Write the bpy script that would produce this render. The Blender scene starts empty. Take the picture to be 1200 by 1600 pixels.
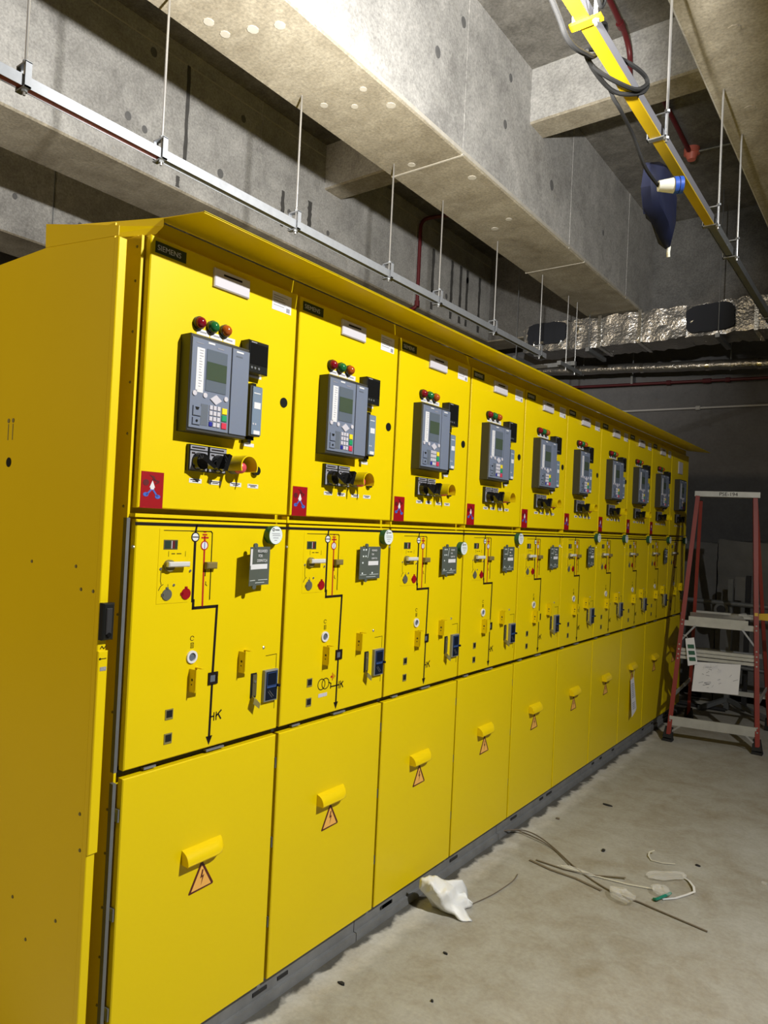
import bpy, bmesh, math, random
from mathutils import Vector, Matrix
random.seed(7)
PI = math.pi
S = bpy.context.scene
COL = S.collection

# ---------------------------------------------------------------- camera
CAM = Vector((1.7081, -1.1575, 1.6743)); YAW, PIT, ROL, FPX = .6377, .0151, .0475, 1108.27
fw = Vector((-math.sin(YAW)*math.cos(PIT), math.cos(YAW)*math.cos(PIT), math.sin(PIT)))
r0 = Vector((math.cos(YAW), math.sin(YAW), 0)); u0 = r0.cross(fw)
rt = r0*math.cos(ROL)+u0*math.sin(ROL); up = u0*math.cos(ROL)-r0*math.sin(ROL)
cd = bpy.data.cameras.new('camera'); cam = bpy.data.objects.new('camera', cd); COL.objects.link(cam)
m = Matrix((rt, up, -fw)).transposed().to_4x4(); m.translation = CAM; cam.matrix_world = m
cd.sensor_fit = 'HORIZONTAL'; cd.sensor_width = 36; cd.lens = FPX/1200*36; cd.clip_start = .05
S.camera = cam
S.view_settings.view_transform = 'Standard'; S.view_settings.look = 'None'
S.view_settings.gamma = 1; S.view_settings.use_curve_mapping = False; S.view_settings.exposure = 0

# ---------------------------------------------------------------- light
w = bpy.data.worlds.new('world'); S.world = w; w.use_nodes = True
w.node_tree.nodes['Background'].inputs[0].default_value = (.92, .95, 1, 1)
w.node_tree.nodes['Background'].inputs[1].default_value = .036
def aim(o, d): o.rotation_euler = Vector(d).to_track_quat('-Z', 'Y').to_euler()
def area(name, loc, d, size, power, col=(1, .97, .92)):
    l = bpy.data.lights.new(name, 'AREA'); l.shape = 'DISK'; l.size = size; l.energy = power; l.color = col
    o = bpy.data.objects.new(name, l); COL.objects.link(o); o.location = loc; aim(o, d); return o
def spot(name, loc, d, cone, blend, r, power, col=(1, .97, .92)):
    l = bpy.data.lights.new(name, 'SPOT'); l.spot_size = math.radians(cone); l.spot_blend = blend
    l.shadow_soft_size = r; l.energy = power; l.color = col
    o = bpy.data.objects.new(name, l); COL.objects.link(o); o.location = loc; aim(o, d); return o
area('ceiling_lamp', (3.3, .9, 4.05), (-.75, -.36, -.6), .08, 232, (1, .985, .94))
spot('work_lamp', (.90, .35, 3.0), (-.70, .58, .47), 104, .5, .04, 860)
area('far_lamp', (-2.6, -5.2, 3.2), (.35, 1, -.25), .8, 135, (1, .78, .50))

# ---------------------------------------------------------------- materials
MAT = {}
def nodes(name):
    m = bpy.data.materials.new(name); m.use_nodes = True; MAT[name] = m
    nt = m.node_tree; return m, nt, nt.nodes['Principled BSDF']
def plain(name, col, rough=.5, metal=0., var=.0, scale=8., bump=0., bscale=200., bdist=.002, emit=0., alpha=1., trans=0., spec=.5):
    m, nt, b = nodes(name)
    b.inputs['Roughness'].default_value = rough; b.inputs['Metallic'].default_value = metal
    b.inputs['Specular IOR Level'].default_value = spec
    tc = nt.nodes.new('ShaderNodeTexCoord')
    no = nt.nodes.new('ShaderNodeTexNoise'); no.inputs['Scale'].default_value = scale; no.inputs['Detail'].default_value = 4
    nt.links.new(tc.outputs['Object'], no.inputs['Vector'])
    mr = nt.nodes.new('ShaderNodeMapRange'); mr.inputs['To Min'].default_value = 1-var; mr.inputs['To Max'].default_value = 1+var
    nt.links.new(no.outputs['Fac'], mr.inputs['Value'])
    vm = nt.nodes.new('ShaderNodeVectorMath'); vm.operation = 'SCALE'; vm.inputs[0].default_value = col
    nt.links.new(mr.outputs['Result'], vm.inputs['Scale']); nt.links.new(vm.outputs[0], b.inputs['Base Color'])
    if bump:
        n2 = nt.nodes.new('ShaderNodeTexNoise'); n2.inputs['Scale'].default_value = bscale; n2.inputs['Detail'].default_value = 2
        nt.links.new(tc.outputs['Object'], n2.inputs['Vector'])
        bp = nt.nodes.new('ShaderNodeBump'); bp.inputs['Strength'].default_value = bump; bp.inputs['Distance'].default_value = bdist
        nt.links.new(n2.outputs['Fac'], bp.inputs['Height']); nt.links.new(bp.outputs[0], b.inputs['Normal'])
    if emit:
        b.inputs['Emission Color'].default_value = (*col, 1); b.inputs['Emission Strength'].default_value = emit
    if trans: b.inputs['Transmission Weight'].default_value = trans
    b.inputs['Alpha'].default_value = alpha
    return m
def concrete(name, c1, c2, c3, rough=.85, s=1.0, bump=.35, fine_lo=.72, fine_hi=1.28):
    m, nt, b = nodes(name); L = nt.links.new
    b.inputs['Roughness'].default_value = rough; b.inputs['Specular IOR Level'].default_value = .3
    tc = nt.nodes.new('ShaderNodeTexCoord')
    def noise(sc, det, rg=.6, dist=0.):
        n = nt.nodes.new('ShaderNodeTexNoise'); n.inputs['Scale'].default_value = sc; n.inputs['Detail'].default_value = det
        n.inputs['Roughness'].default_value = rg; n.inputs['Distortion'].default_value = dist
        L(tc.outputs['Object'], n.inputs['Vector']); return n
    big = noise(1.1*s, 6, .65, .8); mid = noise(6*s, 8, .7, .4); fine = noise(60*s, 4, .7)
    r = nt.nodes.new('ShaderNodeValToRGB'); e = r.color_ramp.elements
    e[0].position = .34; e[0].color = (*c1, 1); e[1].position = .68; e[1].color = (*c3, 1)
    k = e.new(.5); k.color = (*c2, 1)
    mx = nt.nodes.new('ShaderNodeMix'); mx.data_type = 'FLOAT'; mx.inputs[0].default_value = .48
    L(big.outputs['Fac'], mx.inputs[2]); L(mid.outputs['Fac'], mx.inputs[3]); L(mx.outputs[0], r.inputs['Fac'])
    mr = nt.nodes.new('ShaderNodeMapRange'); mr.inputs['From Min'].default_value = .3; mr.inputs['From Max'].default_value = .7
    mr.inputs['To Min'].default_value = fine_lo; mr.inputs['To Max'].default_value = fine_hi
    L(fine.outputs['Fac'], mr.inputs['Value'])
    vm = nt.nodes.new('ShaderNodeVectorMath'); vm.operation = 'SCALE'; L(r.outputs[0], vm.inputs[0]); L(mr.outputs[0], vm.inputs['Scale'])
    L(vm.outputs[0], b.inputs['Base Color'])
    bp = nt.nodes.new('ShaderNodeBump'); bp.inputs['Strength'].default_value = bump; bp.inputs['Distance'].default_value = .01
    L(mid.outputs['Fac'], bp.inputs['Height']); L(bp.outputs[0], b.inputs['Normal'])
    return m
YEL = (.78, .585, .001)
plain('yellow', YEL, .36, var=.03, scale=3, bump=.10, bscale=420, spec=.32)
plain('yellow_bright', (.85, .62, .004), .3, var=.03)
plain('strut_yellow', (.47, .315, .005), .4, var=.15, scale=6)
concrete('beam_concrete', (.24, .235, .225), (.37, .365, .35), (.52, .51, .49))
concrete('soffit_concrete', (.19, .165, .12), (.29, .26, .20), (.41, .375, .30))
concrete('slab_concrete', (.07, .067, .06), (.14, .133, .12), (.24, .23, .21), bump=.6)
concrete('dimmed_concrete', (.075, .074, .07), (.12, .118, .113), (.16, .158, .15), bump=.3)  # beam concrete with the far end's weaker light put into the colour
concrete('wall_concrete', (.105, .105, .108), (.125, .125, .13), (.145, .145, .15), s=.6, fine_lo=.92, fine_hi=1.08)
fm = concrete('floor_concrete', (.26, .225, .165), (.36, .345, .305), (.45, .45, .43), rough=.6, s=.9, bump=.05, fine_lo=.9, fine_hi=1.1)
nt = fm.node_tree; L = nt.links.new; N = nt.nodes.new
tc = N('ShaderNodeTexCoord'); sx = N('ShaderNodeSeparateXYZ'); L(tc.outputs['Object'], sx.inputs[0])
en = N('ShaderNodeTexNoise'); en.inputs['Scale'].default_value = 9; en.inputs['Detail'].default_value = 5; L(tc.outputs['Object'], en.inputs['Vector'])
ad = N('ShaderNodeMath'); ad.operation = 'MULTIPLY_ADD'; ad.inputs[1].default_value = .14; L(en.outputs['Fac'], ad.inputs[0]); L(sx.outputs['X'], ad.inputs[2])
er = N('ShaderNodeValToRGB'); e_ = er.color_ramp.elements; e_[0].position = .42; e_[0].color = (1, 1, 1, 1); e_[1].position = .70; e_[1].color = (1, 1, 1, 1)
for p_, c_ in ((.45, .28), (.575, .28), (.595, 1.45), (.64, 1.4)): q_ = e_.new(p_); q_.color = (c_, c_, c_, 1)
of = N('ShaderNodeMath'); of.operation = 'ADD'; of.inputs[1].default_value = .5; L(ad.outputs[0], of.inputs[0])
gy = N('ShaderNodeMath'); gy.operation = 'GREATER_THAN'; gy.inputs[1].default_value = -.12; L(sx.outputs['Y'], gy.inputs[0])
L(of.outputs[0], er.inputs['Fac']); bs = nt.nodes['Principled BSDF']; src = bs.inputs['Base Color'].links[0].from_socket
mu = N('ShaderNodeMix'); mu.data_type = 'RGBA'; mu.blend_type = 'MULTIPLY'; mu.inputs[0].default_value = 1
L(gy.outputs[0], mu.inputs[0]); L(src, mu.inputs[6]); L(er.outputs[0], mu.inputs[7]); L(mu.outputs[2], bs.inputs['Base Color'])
plain('stain', (.07, .068, .065), .9, var=.3, scale=20)
plain('laitance', (.46, .435, .38), .9, var=.2, scale=20)
plain('dark_plug', (.13, .13, .13), .9, var=.3, scale=30)
plain('galv', (.27, .285, .31), .45, .45, var=.15, scale=30)
plain('rail_grey', (.13, .13, .145), .6, .2)
plain('galv_dark', (.20, .21, .22), .5, .6, var=.2, scale=20)
plain('steel', (.62, .62, .62), .3, .9, var=.1)
plain('alu', (.60, .60, .57), .42, .55, var=.18, scale=15)
plain('plinth', (.22, .225, .23), .6, .3, var=.3, scale=14)
plain('dark_gap', (.03, .028, .02), .8)
plain('red_iron', (.22, .055, .035), .55, var=.2, scale=12)
plain('red_pipe', (.10, .009, .012), .45)
plain('red_dark', (.07, .006, .010), .5)
plain('lever', (.68, .68, .66), .35, .1)
plain('black', (.012, .013, .012), .32)
plain('black_matt', (.018, .018, .02), .7)
plain('black_gloss', (.01, .01, .01), .12)
plain('relay_side', (.035, .035, .03), .5)
plain('relay_grey', (.165, .195, .27), .45)
plain('relay_grey_dark', (.115, .135, .17), .45)
plain('comm_blue', (.17, .23, .32), .45)
plain('lcd', (.06, .085, .055), .2)
plain('screen_band', (.11, .135, .17), .3)
plain('white', (.72, .72, .74), .5)
plain('paper', (.74, .74, .78), .7, var=.05)
plain('key_grey', (.58, .56, .62), .4)
plain('key_yellow', (.85, .68, .02), .4); plain('key_green', (.02, .30, .12), .4)
plain('key_red', (.62, .04, .08), .4); plain('key_blue', (.02, .025, .30), .4)
plain('ink', (.012, .007, .005), .7, spec=.2); plain('ink_grey', (.28, .28, .32), .6)
plain('mimic_red', (.42, .012, .008), .5); plain('sticker_red', (.30, .005, .010), .5, spec=.2)
plain('sticker_dark', (.10, .004, .006), .5); plain('sticker_blue', (.05, .12, .48), .5)
plain('brand_green', (.014, .035, .018), .5); plain('brand_text', (.62, .64, .62), .5)
plain('nameplate', (.62, .60, .66), .4)
plain('lamp_red', (.20, .006, .016), .12); plain('lamp_green', (.015, .14, .04), .12); plain('lamp_amber', (.40, .085, .012), .12)
plain('estop_red', (.62, .07, .09), .35)
plain('olive_knob', (.20, .155, .05), .5)
plain('olive_dark', (.10, .085, .03), .6)
plain('olive', (.22, .19, .06), .5)
plain('key_cap_grey', (.11, .11, .085), .5)
plain('card_grey', (.085, .10, .085), .55)
plain('seal_green', (.01, .09, .045), .4); plain('seal_white', (.74, .80, .80), .4)
plain('orange', (.88, .46, .10), .5); plain('warn_ink', (.09, .012, .008), .5)
plain('blue_lcd', (.006, .010, .022), .3, spec=.25); plain('blue_line', (.04, .09, .28), .4)
plain('ladder_red', (.26, .026, .015), .45, var=.1)
plain('rubber', (.015, .015, .015), .8)
plain('tarp_blue', (.004, .006, .022), .65, spec=.25, var=.3, scale=20)
plain('plug_white', (.75, .75, .66), .4); plain('plug_blue', (.02, .08, .42), .4)
plain('detector_red', (.55, .14, .10), .5)
plain('cable', (.007, .007, .007), .75, spec=.2)
plain('foil', (.38, .375, .365), .3, .85, var=.2, scale=14, bump=1.0, bscale=38, bdist=.008)
plain('foil_shiny', (.75, .74, .70), .15, .95, var=.1, scale=14, bump=1., bscale=60)
plain('duct_black', (.010, .012, .018), .85)
plain('conduit_white', (.42, .42, .42), .5)
plain('wrap', (.15, .15, .15), .35, var=.25, scale=9, bump=.5, bscale=25)
plain('bag_white', (.86, .87, .87), .45, var=.03, bump=.3, bscale=30)
plain('strap_clear', (.62, .60, .52), .3)
plain('green_tie', (.01, .20, .13), .4)
plain('wire_brown', (.16, .13, .10), .5)
plain('tape_yellow', (.65, .42, .03), .5)
mm = plain('clear_film', (.95, .95, .93), .06, trans=0., spec=1.); mm.node_tree.nodes['Principled BSDF'].inputs['Alpha'].default_value = .22

# ---------------------------------------------------------------- mesh helpers
class MB:
    def __init__(s): s.v = []; s.f = []; s.mi = []; s.mats = []
    def _m(s, mat):
        if mat not in s.mats: s.mats.append(mat)
        return s.mats.index(mat)
    def add(s, vs, fs, mat):
        k = len(s.v); i = s._m(mat); s.v += [tuple(p) for p in vs]
        for f in fs: s.f.append(tuple(k+a for a in f)); s.mi.append(i)
    def box(s, x0, x1, y0, y1, z0, z1, mat):
        vs = [(x, y, z) for x in (x0, x1) for y in (y0, y1) for z in (z0, z1)]
        s.add(vs, [(0,1,3,2),(4,6,7,5),(0,4,5,1),(2,3,7,6),(0,2,6,4),(1,5,7,3)], mat); return s
    def cbox(s, x0, x1, y0, y1, z0, z1, mat, c=.002):          # box with chamfered front (+X) edges
        vs = [(x0,y0,z0),(x0,y1,z0),(x0,y1,z1),(x0,y0,z1),
              (x1-c,y0,z0),(x1-c,y1,z0),(x1-c,y1,z1),(x1-c,y0,z1),
              (x1,y0+c,z0+c),(x1,y1-c,z0+c),(x1,y1-c,z1-c),(x1,y0+c,z1-c)]
        fs = [(3,2,1,0),(8,9,10,11)]
        for a in range(4):
            b = (a+1) % 4; fs += [(a,b,4+b,4+a),(4+a,4+b,8+b,8+a)]
        s.add(vs, fs, mat); return s
    def prism(s, poly, x0, x1, mat):                           # polygon in (y,z), extruded along x
        n = len(poly)
        if sum(poly[i][0]*poly[(i+1)%n][1]-poly[(i+1)%n][0]*poly[i][1] for i in range(n)) < 0: poly = poly[::-1]
        vs = [(x0,y,z) for y,z in poly]+[(x1,y,z) for y,z in poly]
        fs = [tuple(range(n))[::-1], tuple(range(n,2*n))]+[(i,(i+1)%n,n+(i+1)%n,n+i) for i in range(n)]
        s.add(vs, fs, mat); return s
    def ext(s, pts, d, mat):                                   # planar polygon pts swept along vector d
        n = len(pts); d = Vector(d); vs = [Vector(p) for p in pts]; vs += [p+d for p in vs]
        fs = [tuple(range(n))[::-1], tuple(range(n,2*n))]+[(i,(i+1)%n,n+(i+1)%n,n+i) for i in range(n)]
        s.add(vs, fs, mat); return s
    def cyl(s, p0, p1, r0, mat, r1=None, n=14, caps=True):
        r1 = r0 if r1 is None else r1
        p0, p1 = Vector(p0), Vector(p1); d = (p1-p0).normalized()
        a = d.orthogonal().normalized(); b = d.cross(a)
        vs = [p0+(a*math.cos(t)+b*math.sin(t))*r0 for t in [2*PI*i/n for i in range(n)]]
        vs += [p1+(a*math.cos(t)+b*math.sin(t))*r1 for t in [2*PI*i/n for i in range(n)]]
        fs = [(i,(i+1)%n,n+(i+1)%n,n+i) for i in range(n)]
        if caps: fs += [tuple(range(n))[::-1], tuple(range(n,2*n))]
        s.add(vs, fs, mat); return s
    def tube(s, pts, r, mat, n=8):
        pts = [Vector(p) for p in pts]; vs = []; a = None
        for i, p in enumerate(pts):
            d = (pts[min(i+1,len(pts)-1)]-pts[max(i-1,0)]).normalized()
            a = d.orthogonal().normalized() if a is None else (a-d*a.dot(d)).normalized()
            b = d.cross(a)
            vs += [p+(a*math.cos(2*PI*k/n)+b*math.sin(2*PI*k/n))*r for k in range(n)]
        fs = [(i*n+k,i*n+(k+1)%n,(i+1)*n+(k+1)%n,(i+1)*n+k) for i in range(len(pts)-1) for k in range(n)]
        fs += [tuple(range(n))[::-1], tuple(range(len(vs)-n,len(vs)))]
        s.add(vs, fs, mat); return s
    def line(s, pts, wd, x0, x1, mat):                         # flat strokes in the (y,z) plane, mitre-free
        for (a, b) in zip(pts[:-1], pts[1:]):
            dy, dz = b[0]-a[0], b[1]-a[1]; l = math.hypot(dy, dz) or 1; ny, nz = -dz/l*wd/2, dy/l*wd/2; ey, ez = dy/l*wd/2, dz/l*wd/2
            s.prism([(a[0]-ey+ny,a[1]-ez+nz),(a[0]-ey-ny,a[1]-ez-nz),(b[0]+ey-ny,b[1]+ez-nz),(b[0]+ey+ny,b[1]+ez+nz)], x0, x1, mat)
        return s
    def ring(s, y, z, r0, r1, x0, x1, mat, n=24, a0=0, a1=2*PI):
        full = abs(a1-a0-2*PI) < 1e-6; k = n if full else n+1
        ts = [a0+(a1-a0)*i/n for i in range(k)]; vs = []
        for t in ts: vs += [(x, y+r*math.cos(t), z+r*math.sin(t)) for x, r in ((x0,r0),(x0,r1),(x1,r1),(x1,r0))]
        fs = []
        for i in range(n):
            j = (i+1) % k
            for q in range(4): fs.append((i*4+q, j*4+q, j*4+(q+1)%4, i*4+(q+1)%4))
        if not full: fs += [(0,1,2,3), (4*n+3,4*n+2,4*n+1,4*n)]
        s.add(vs, fs, mat); return s
    def disc(s, y, z, r, x0, x1, mat, n=20, ry=None):
        return s.prism([(y+(ry or r)*math.cos(2*PI*i/n), z+r*math.sin(2*PI*i/n)) for i in range(n)], x0, x1, mat)
    def dome(s, x, y, z, r, h, mat, n=14, m=5):                # spherical cap bulging along +X
        vs = [(x+h, y, z)]; fs = []
        for i in range(1, m+1):
            a = i/m*PI/2; vs += [(x+h*math.cos(a), y+r*math.sin(a)*math.cos(2*PI*k/n), z+r*math.sin(a)*math.sin(2*PI*k/n)) for k in range(n)]
        fs += [(0, 1+k, 1+(k+1)%n) for k in range(n)]
        for i in range(m-1): fs += [(1+i*n+k, 1+(i+1)*n+k, 1+(i+1)*n+(k+1)%n, 1+i*n+(k+1)%n) for k in range(n)]
        s.add(vs, fs, mat); return s
    def build(s, name, parent=None, smooth=False):
        me = bpy.data.meshes.new(name); me.from_pydata(s.v, [], s.f)
        for k in s.mats: me.materials.append(MAT[k])
        me.polygons.foreach_set('material_index', s.mi)
        bm = bmesh.new(); bm.from_mesh(me); bmesh.ops.recalc_face_normals(bm, faces=bm.faces); bm.to_mesh(me); bm.free()
        if smooth:
            me.polygons.foreach_set('use_smooth', [True]*len(me.polygons))
            me.set_sharp_from_angle(angle=math.radians(40))
        o = bpy.data.objects.new(name, me); COL.objects.link(o)
        if parent: o.parent = parent
        return o
def tag(o, label, cat, group=None, kind=None):
    if label: o['label'] = label
    if cat: o['category'] = cat
    if group: o['group'] = group
    if kind: o['kind'] = kind
    return o
def thing(name, loc=(0,0,0), label=None, cat=None, group=None):
    o = bpy.data.objects.new(name, None); o.empty_display_size = .1; COL.objects.link(o); o.location = loc
    return tag(o, label, cat, group)
def kids(o): return [c for c in COL.objects if c.parent == o]
def copy_tree(o, parent=None, skip=()):
    c = o.copy(); COL.objects.link(c)
    if parent: c.parent = parent
    for ch in KID.get(o.name, []):
        if ch.name.split('.')[0] not in skip: copy_tree(ch, c, skip)
    return c
def text(s, y, z, size, x, mat, parent, name='lettering', align='LEFT', sy=1.0):
    cu = bpy.data.curves.new(name, 'FONT'); cu.body = s; cu.size = size; cu.extrude = .0003; cu.align_x = align
    cu.materials.append(MAT[mat]); o = bpy.data.objects.new(name, cu); COL.objects.link(o)
    o.rotation_euler = (PI/2, 0, PI/2); o.location = (x, y, z); o.scale = (sy, 1, 1)
    dg = bpy.context.evaluated_depsgraph_get(); me = bpy.data.meshes.new_from_object(o.evaluated_get(dg)); mw = o.matrix_basis.copy()
    bpy.data.objects.remove(o); o = bpy.data.objects.new(name, me); COL.objects.link(o); o.matrix_basis = mw
    if parent: o.parent = parent
    return o
def struct(o): o['kind'] = 'structure'; return o

# ---------------------------------------------------------------- the room
struct(MB().box(-8.2, 9, -9, 8, -.2, 0, 'floor_concrete').build('floor'))
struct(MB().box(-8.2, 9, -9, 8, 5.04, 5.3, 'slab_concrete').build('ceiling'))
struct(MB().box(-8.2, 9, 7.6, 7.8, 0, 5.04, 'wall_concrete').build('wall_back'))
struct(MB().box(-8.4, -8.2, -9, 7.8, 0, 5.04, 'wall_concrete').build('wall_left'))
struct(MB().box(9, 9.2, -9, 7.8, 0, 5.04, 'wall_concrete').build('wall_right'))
def beam(name, x0, x1, y0, y1, z0, z1=5.06):
    b = MB(); b.box(x0, x1, y0, y1, z0, z1, 'beam_concrete')
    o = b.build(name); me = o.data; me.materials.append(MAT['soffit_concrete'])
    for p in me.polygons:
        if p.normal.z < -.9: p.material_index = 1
    bv = o.modifiers.new('edge', 'BEVEL'); bv.width = .012; bv.segments = 1
    return struct(o)
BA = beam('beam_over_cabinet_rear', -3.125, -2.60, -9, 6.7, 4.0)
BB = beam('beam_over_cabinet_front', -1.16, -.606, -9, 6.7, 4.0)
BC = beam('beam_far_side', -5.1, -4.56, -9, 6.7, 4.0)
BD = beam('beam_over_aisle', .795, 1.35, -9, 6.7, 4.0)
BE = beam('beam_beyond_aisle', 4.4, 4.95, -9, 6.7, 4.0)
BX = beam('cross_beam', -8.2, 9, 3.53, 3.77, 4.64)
BY = beam('end_beam', -8.2, 9, 6.67, 7.1, 4.0); BY.data.materials[0] = MAT['dimmed_concrete']  # end beam faces darkened by colour to stand in for lamp falloff
# formwork tie holes and joints: discs on the beam faces
def face_marks(par, x, pts, r=.035, name='tie_hole', mat='dark_plug'):
    for (y, z) in pts:
        rr = r*random.uniform(.55, .95)
        MB().disc(y, z, rr*1.25, x-.004, x+.003, mat, 14, rr).build(name, par)
face_marks(BA, -2.60, [(1.55,4.33),(1.68,4.30),(2.35,4.28),(3.1,4.27),(1.72,4.86),(2.55,4.80),(.55,4.33),(3.55,4.72),(3.6,4.27),(5.1,4.7),(4.45,4.25),(5.35,4.24),(5.65,4.28),(6.1,4.6),(2.0,4.20)])
face_marks(BB, -.606, [(1.35,4.50),(2.28,4.46),(.75,4.72),(2.55,4.80),(3.15,4.45),(3.95,4.36),(5.1,4.40),(1.75,4.92),(3.2,4.80)])
face_marks(BC, -4.56, [(1.75,4.33),(2.35,4.30)])
for (x, y) in [(-1.0,.35),(-.93,.62),(-.78,.5),(-.75,1.15),(-.88,1.10),(-1.02,1.05),(-.68,1.95),(-.72,1.75),(-.86,1.85),(-1.0,1.75),(-.7,2.9),(-.95,2.55),(-.78,3.6),(-.95,3.7),(-1.02,.95)]:
    r = random.uniform(.02, .034)
    MB().cyl((x, y, 4.004), (x, y, 3.997), r, 'laitance', n=9).build('tie_hole', BB)
for (x, y) in [(1.0,2.3),(1.12,1.9),(.95,3.0)]:
    MB().cyl((x, y, 4.004), (x, y, 3.997), .03, 'soffit_concrete', n=9).build('tie_hole', BD)
def drip(y, z0, z1, wd):                                        # dark bitumen drip on the rear beam face
    n = 14; L_, R_ = [], []
    for i in range(n+1):
        z = z0+(z1-z0)*i/n; L_.append((y-wd*random.uniform(.35, .6), z)); R_.append((y+wd*random.uniform(.35, .6), z))
    MB().prism(L_+R_[::-1], -2.602, -2.597, 'stain').build('drip_stain', BA)
drip(2.02, 4.16, 4.93, .03); drip(1.97, 4.02, 4.10, .03)
drip(3.02, 4.12, 4.42, .04); drip(3.35, 4.16, 4.46, .05)
for y in (5.35, 5.75, 5.95, 6.1, 6.4): drip(y, 4.05, 4.72, .05)
# formwork joint ridges
for y, x0, x1 in ((.52, -1.16, -.606), (2.62, -1.16, -.606), (4.7, -1.16, -.606)):
    MB().box(x0, x1, y-.007, y+.007, 3.997, 4.01, 'laitance').build('form_joint', BB)
for y in (1.25, 2.62, 4.35, 5.8): MB().box(-.61, -.603, y-.008, y+.008, 4.0, 5.04, 'beam_concrete').build('form_joint', BB)
for y in (.3, 2.75, 5.0): MB().box(-2.604, -2.597, y-.005, y+.005, 4.0, 5.04, 'beam_concrete').build('form_joint', BA)
MB().box(-2.604, -2.597, -6, 6.7, 4.925, 4.933, 'laitance').build('form_joint', BA)
MB().box(-.61, -.602, -6, 6.7, 4.006, 4.03, 'laitance').build('form_joint', BB)

# ---------------------------------------------------------------- switchgear cabinet (local: door face x=0, y 0..0.6)
KID = {}
T = .0008
cab = thing('switchgear_cabinet', (0, 0, 0))
def part(name, mb, parent=cab, smooth=False, label=None):
    o = mb.build(name, parent, smooth)
    if label: o['label'] = label
    return o
part('body', MB().box(-1.2, -.055, .001, .599, .10, 2.448, 'yellow'))
part('control_door', MB().cbox(-.022, 0, .007, .593, 1.684, 2.442, 'yellow', .003))
mdoor = part('mechanism_door', MB().cbox(-.022, 0, .007, .593, .960, 1.652, 'yellow', .003))
cdoor = part('cable_cover', MB().cbox(-.022, 0, .007, .593, .104, .938, 'yellow', .003))
part('ledge_strip', MB().box(-.024, .003, .0, .588, 1.658, 1.668, 'yellow').box(-.024, .003, .592, .6, 1.658, 1.680, 'yellow'))
part('gap_rail', MB().box(-.052, -.024, .0, .6, .941, .957, 'black_matt').box(-.024, -.008, .30, .37, .944, .950, 'galv').box(-.024, -.010, .08, .12, .943, .949, 'galv'))
for z in (.82, .55, .28): part('hinge', MB().box(-.023, -.006, .0012, .0055, z, z+.035, 'galv_dark'))
# control door fittings
bp = part('brand_plate', MB().box(0, .002, .021, .125, 2.397, 2.4285, 'brand_green'))
text('SIEMENS', .0265, 2.4052, .0215, .0024, 'brand_text', bp)
npl = part('nameplate', MB().cbox(0, .010, .226, .368, 2.362, 2.419, 'nameplate', .003))
MB().line([(.262,2.404),(.33,2.405)], .006, .0102, .0106, 'ink').build('print', npl)
il = part('info_label', MB().box(0, T, .474, .563, 2.362, 2.422, 'paper'))
b = MB()
for k in range(5): b.box(T, T*1.6, .480, .480+random.uniform(.04, .07), 2.410-.008*k, 2.412-.008*k, 'ink_grey')
b.box(T, T*1.6, .54, .556, 2.366, 2.380, 'ink_grey'); b.build('print', il)
for (y, mt, nm) in ((.179, 'lamp_red', 'red lamp'), (.229, 'lamp_green', 'green lamp'), (.278, 'lamp_amber', 'amber lamp')):
    l = part('indicator_lamp', MB().cyl((0,y,2.238),(.012,y,2.238),.019,'black',n=20).dome(.012,y,2.238,.0175,.018,mt,18,6), smooth=True, label=nm)
for y in (.176, .2265, .277):
    o = part('lamp_label', MB().box(0, T, y, y+.047, 2.206, 2.223, 'white')); MB().box(T, T*1.5, y+.012, y+.036, 2.213, 2.217, 'ink_grey').build('print', o)
# protection relay
D = .05
rl = part('protection_relay', MB().cbox(0, D-.004, .122, .345, 1.911, 2.191, 'relay_side', .002))
def sub(name, mb, smooth=False, par=None): return mb.build(name, par or rl, smooth)
sub('front_panel', MB().cbox(D-.006, D, .1255, .271, 1.921, 2.181, 'relay_grey', .001))
sub('side_module', MB().cbox(D-.006, D, .2755, .3435, 1.921, 2.181, 'relay_grey', .001))
sub('label_strip', MB().box(D, D+T, .1425, .170, 2.031, 2.154, 'white').box(D, D+T, .1485, .170, 2.0255, 2.032, 'white'))
b = MB()
for k in range(14): b.box(D+T, D+T*1.6, .152, .152+random.uniform(.006, .014), 2.042+.008*k, 2.0438+.008*k, 'ink_grey')
sub('strip_print', b)
sub('screen_frame', MB().box(D, D+.0015, .178, .2545, 2.034, 2.156, 'screen_band'))
sub('screen', MB().box(D+.0015, D+.0022, .1795, .2535, 2.067, 2.120, 'lcd'))
sub('brand_print', MB().box(D, D+T, .182, .206, 2.172, 2.177, 'white').box(D, D+T, .290, .318, 2.170, 2.175, 'white').box(D, D+T, .216, .240, 2.164, 2.167, 'ink_grey').box(D, D+T, .29, .315, 2.157, 2.161, 'relay_grey_dark').box(D, D+T, .14, .165, 2.166, 2.168, 'ink_grey'))
for (y, z) in ((.140,2.021),(.178,2.020),(.256,2.021)): sub('round_button', MB().disc(y, z, .0075, D, D+.003, 'key_grey', 14))
sub('cursor_pad', MB().prism([(.197,2.0125),(.2185,2.0275),(.240,2.0125),(.2185,1.998)], D, D+.003, 'key_grey'))
for r_ in range(4):
    for c_ in range(3):
        y, z = .2025+.0143*c_, 1.988-.0163*r_
        sub('key', MB().cbox(D, D+.003, y-.0058, y+.0058, z-.0065, z+.0065, 'key_blue' if (r_, c_) == (3, 0) else 'key_grey', .001))
for z, mt in ((1.9835, 'key_yellow'), (1.9625, 'key_green'), (1.940, 'key_red')):
    sub('key', MB().cbox(D, D+.003, .2435, .2625, z-.009, z+.009, mt, .001))
sub('lower_recess', MB().box(D, D+T, .166, .1915, 1.932, 1.994, 'relay_grey_dark'))
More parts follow.
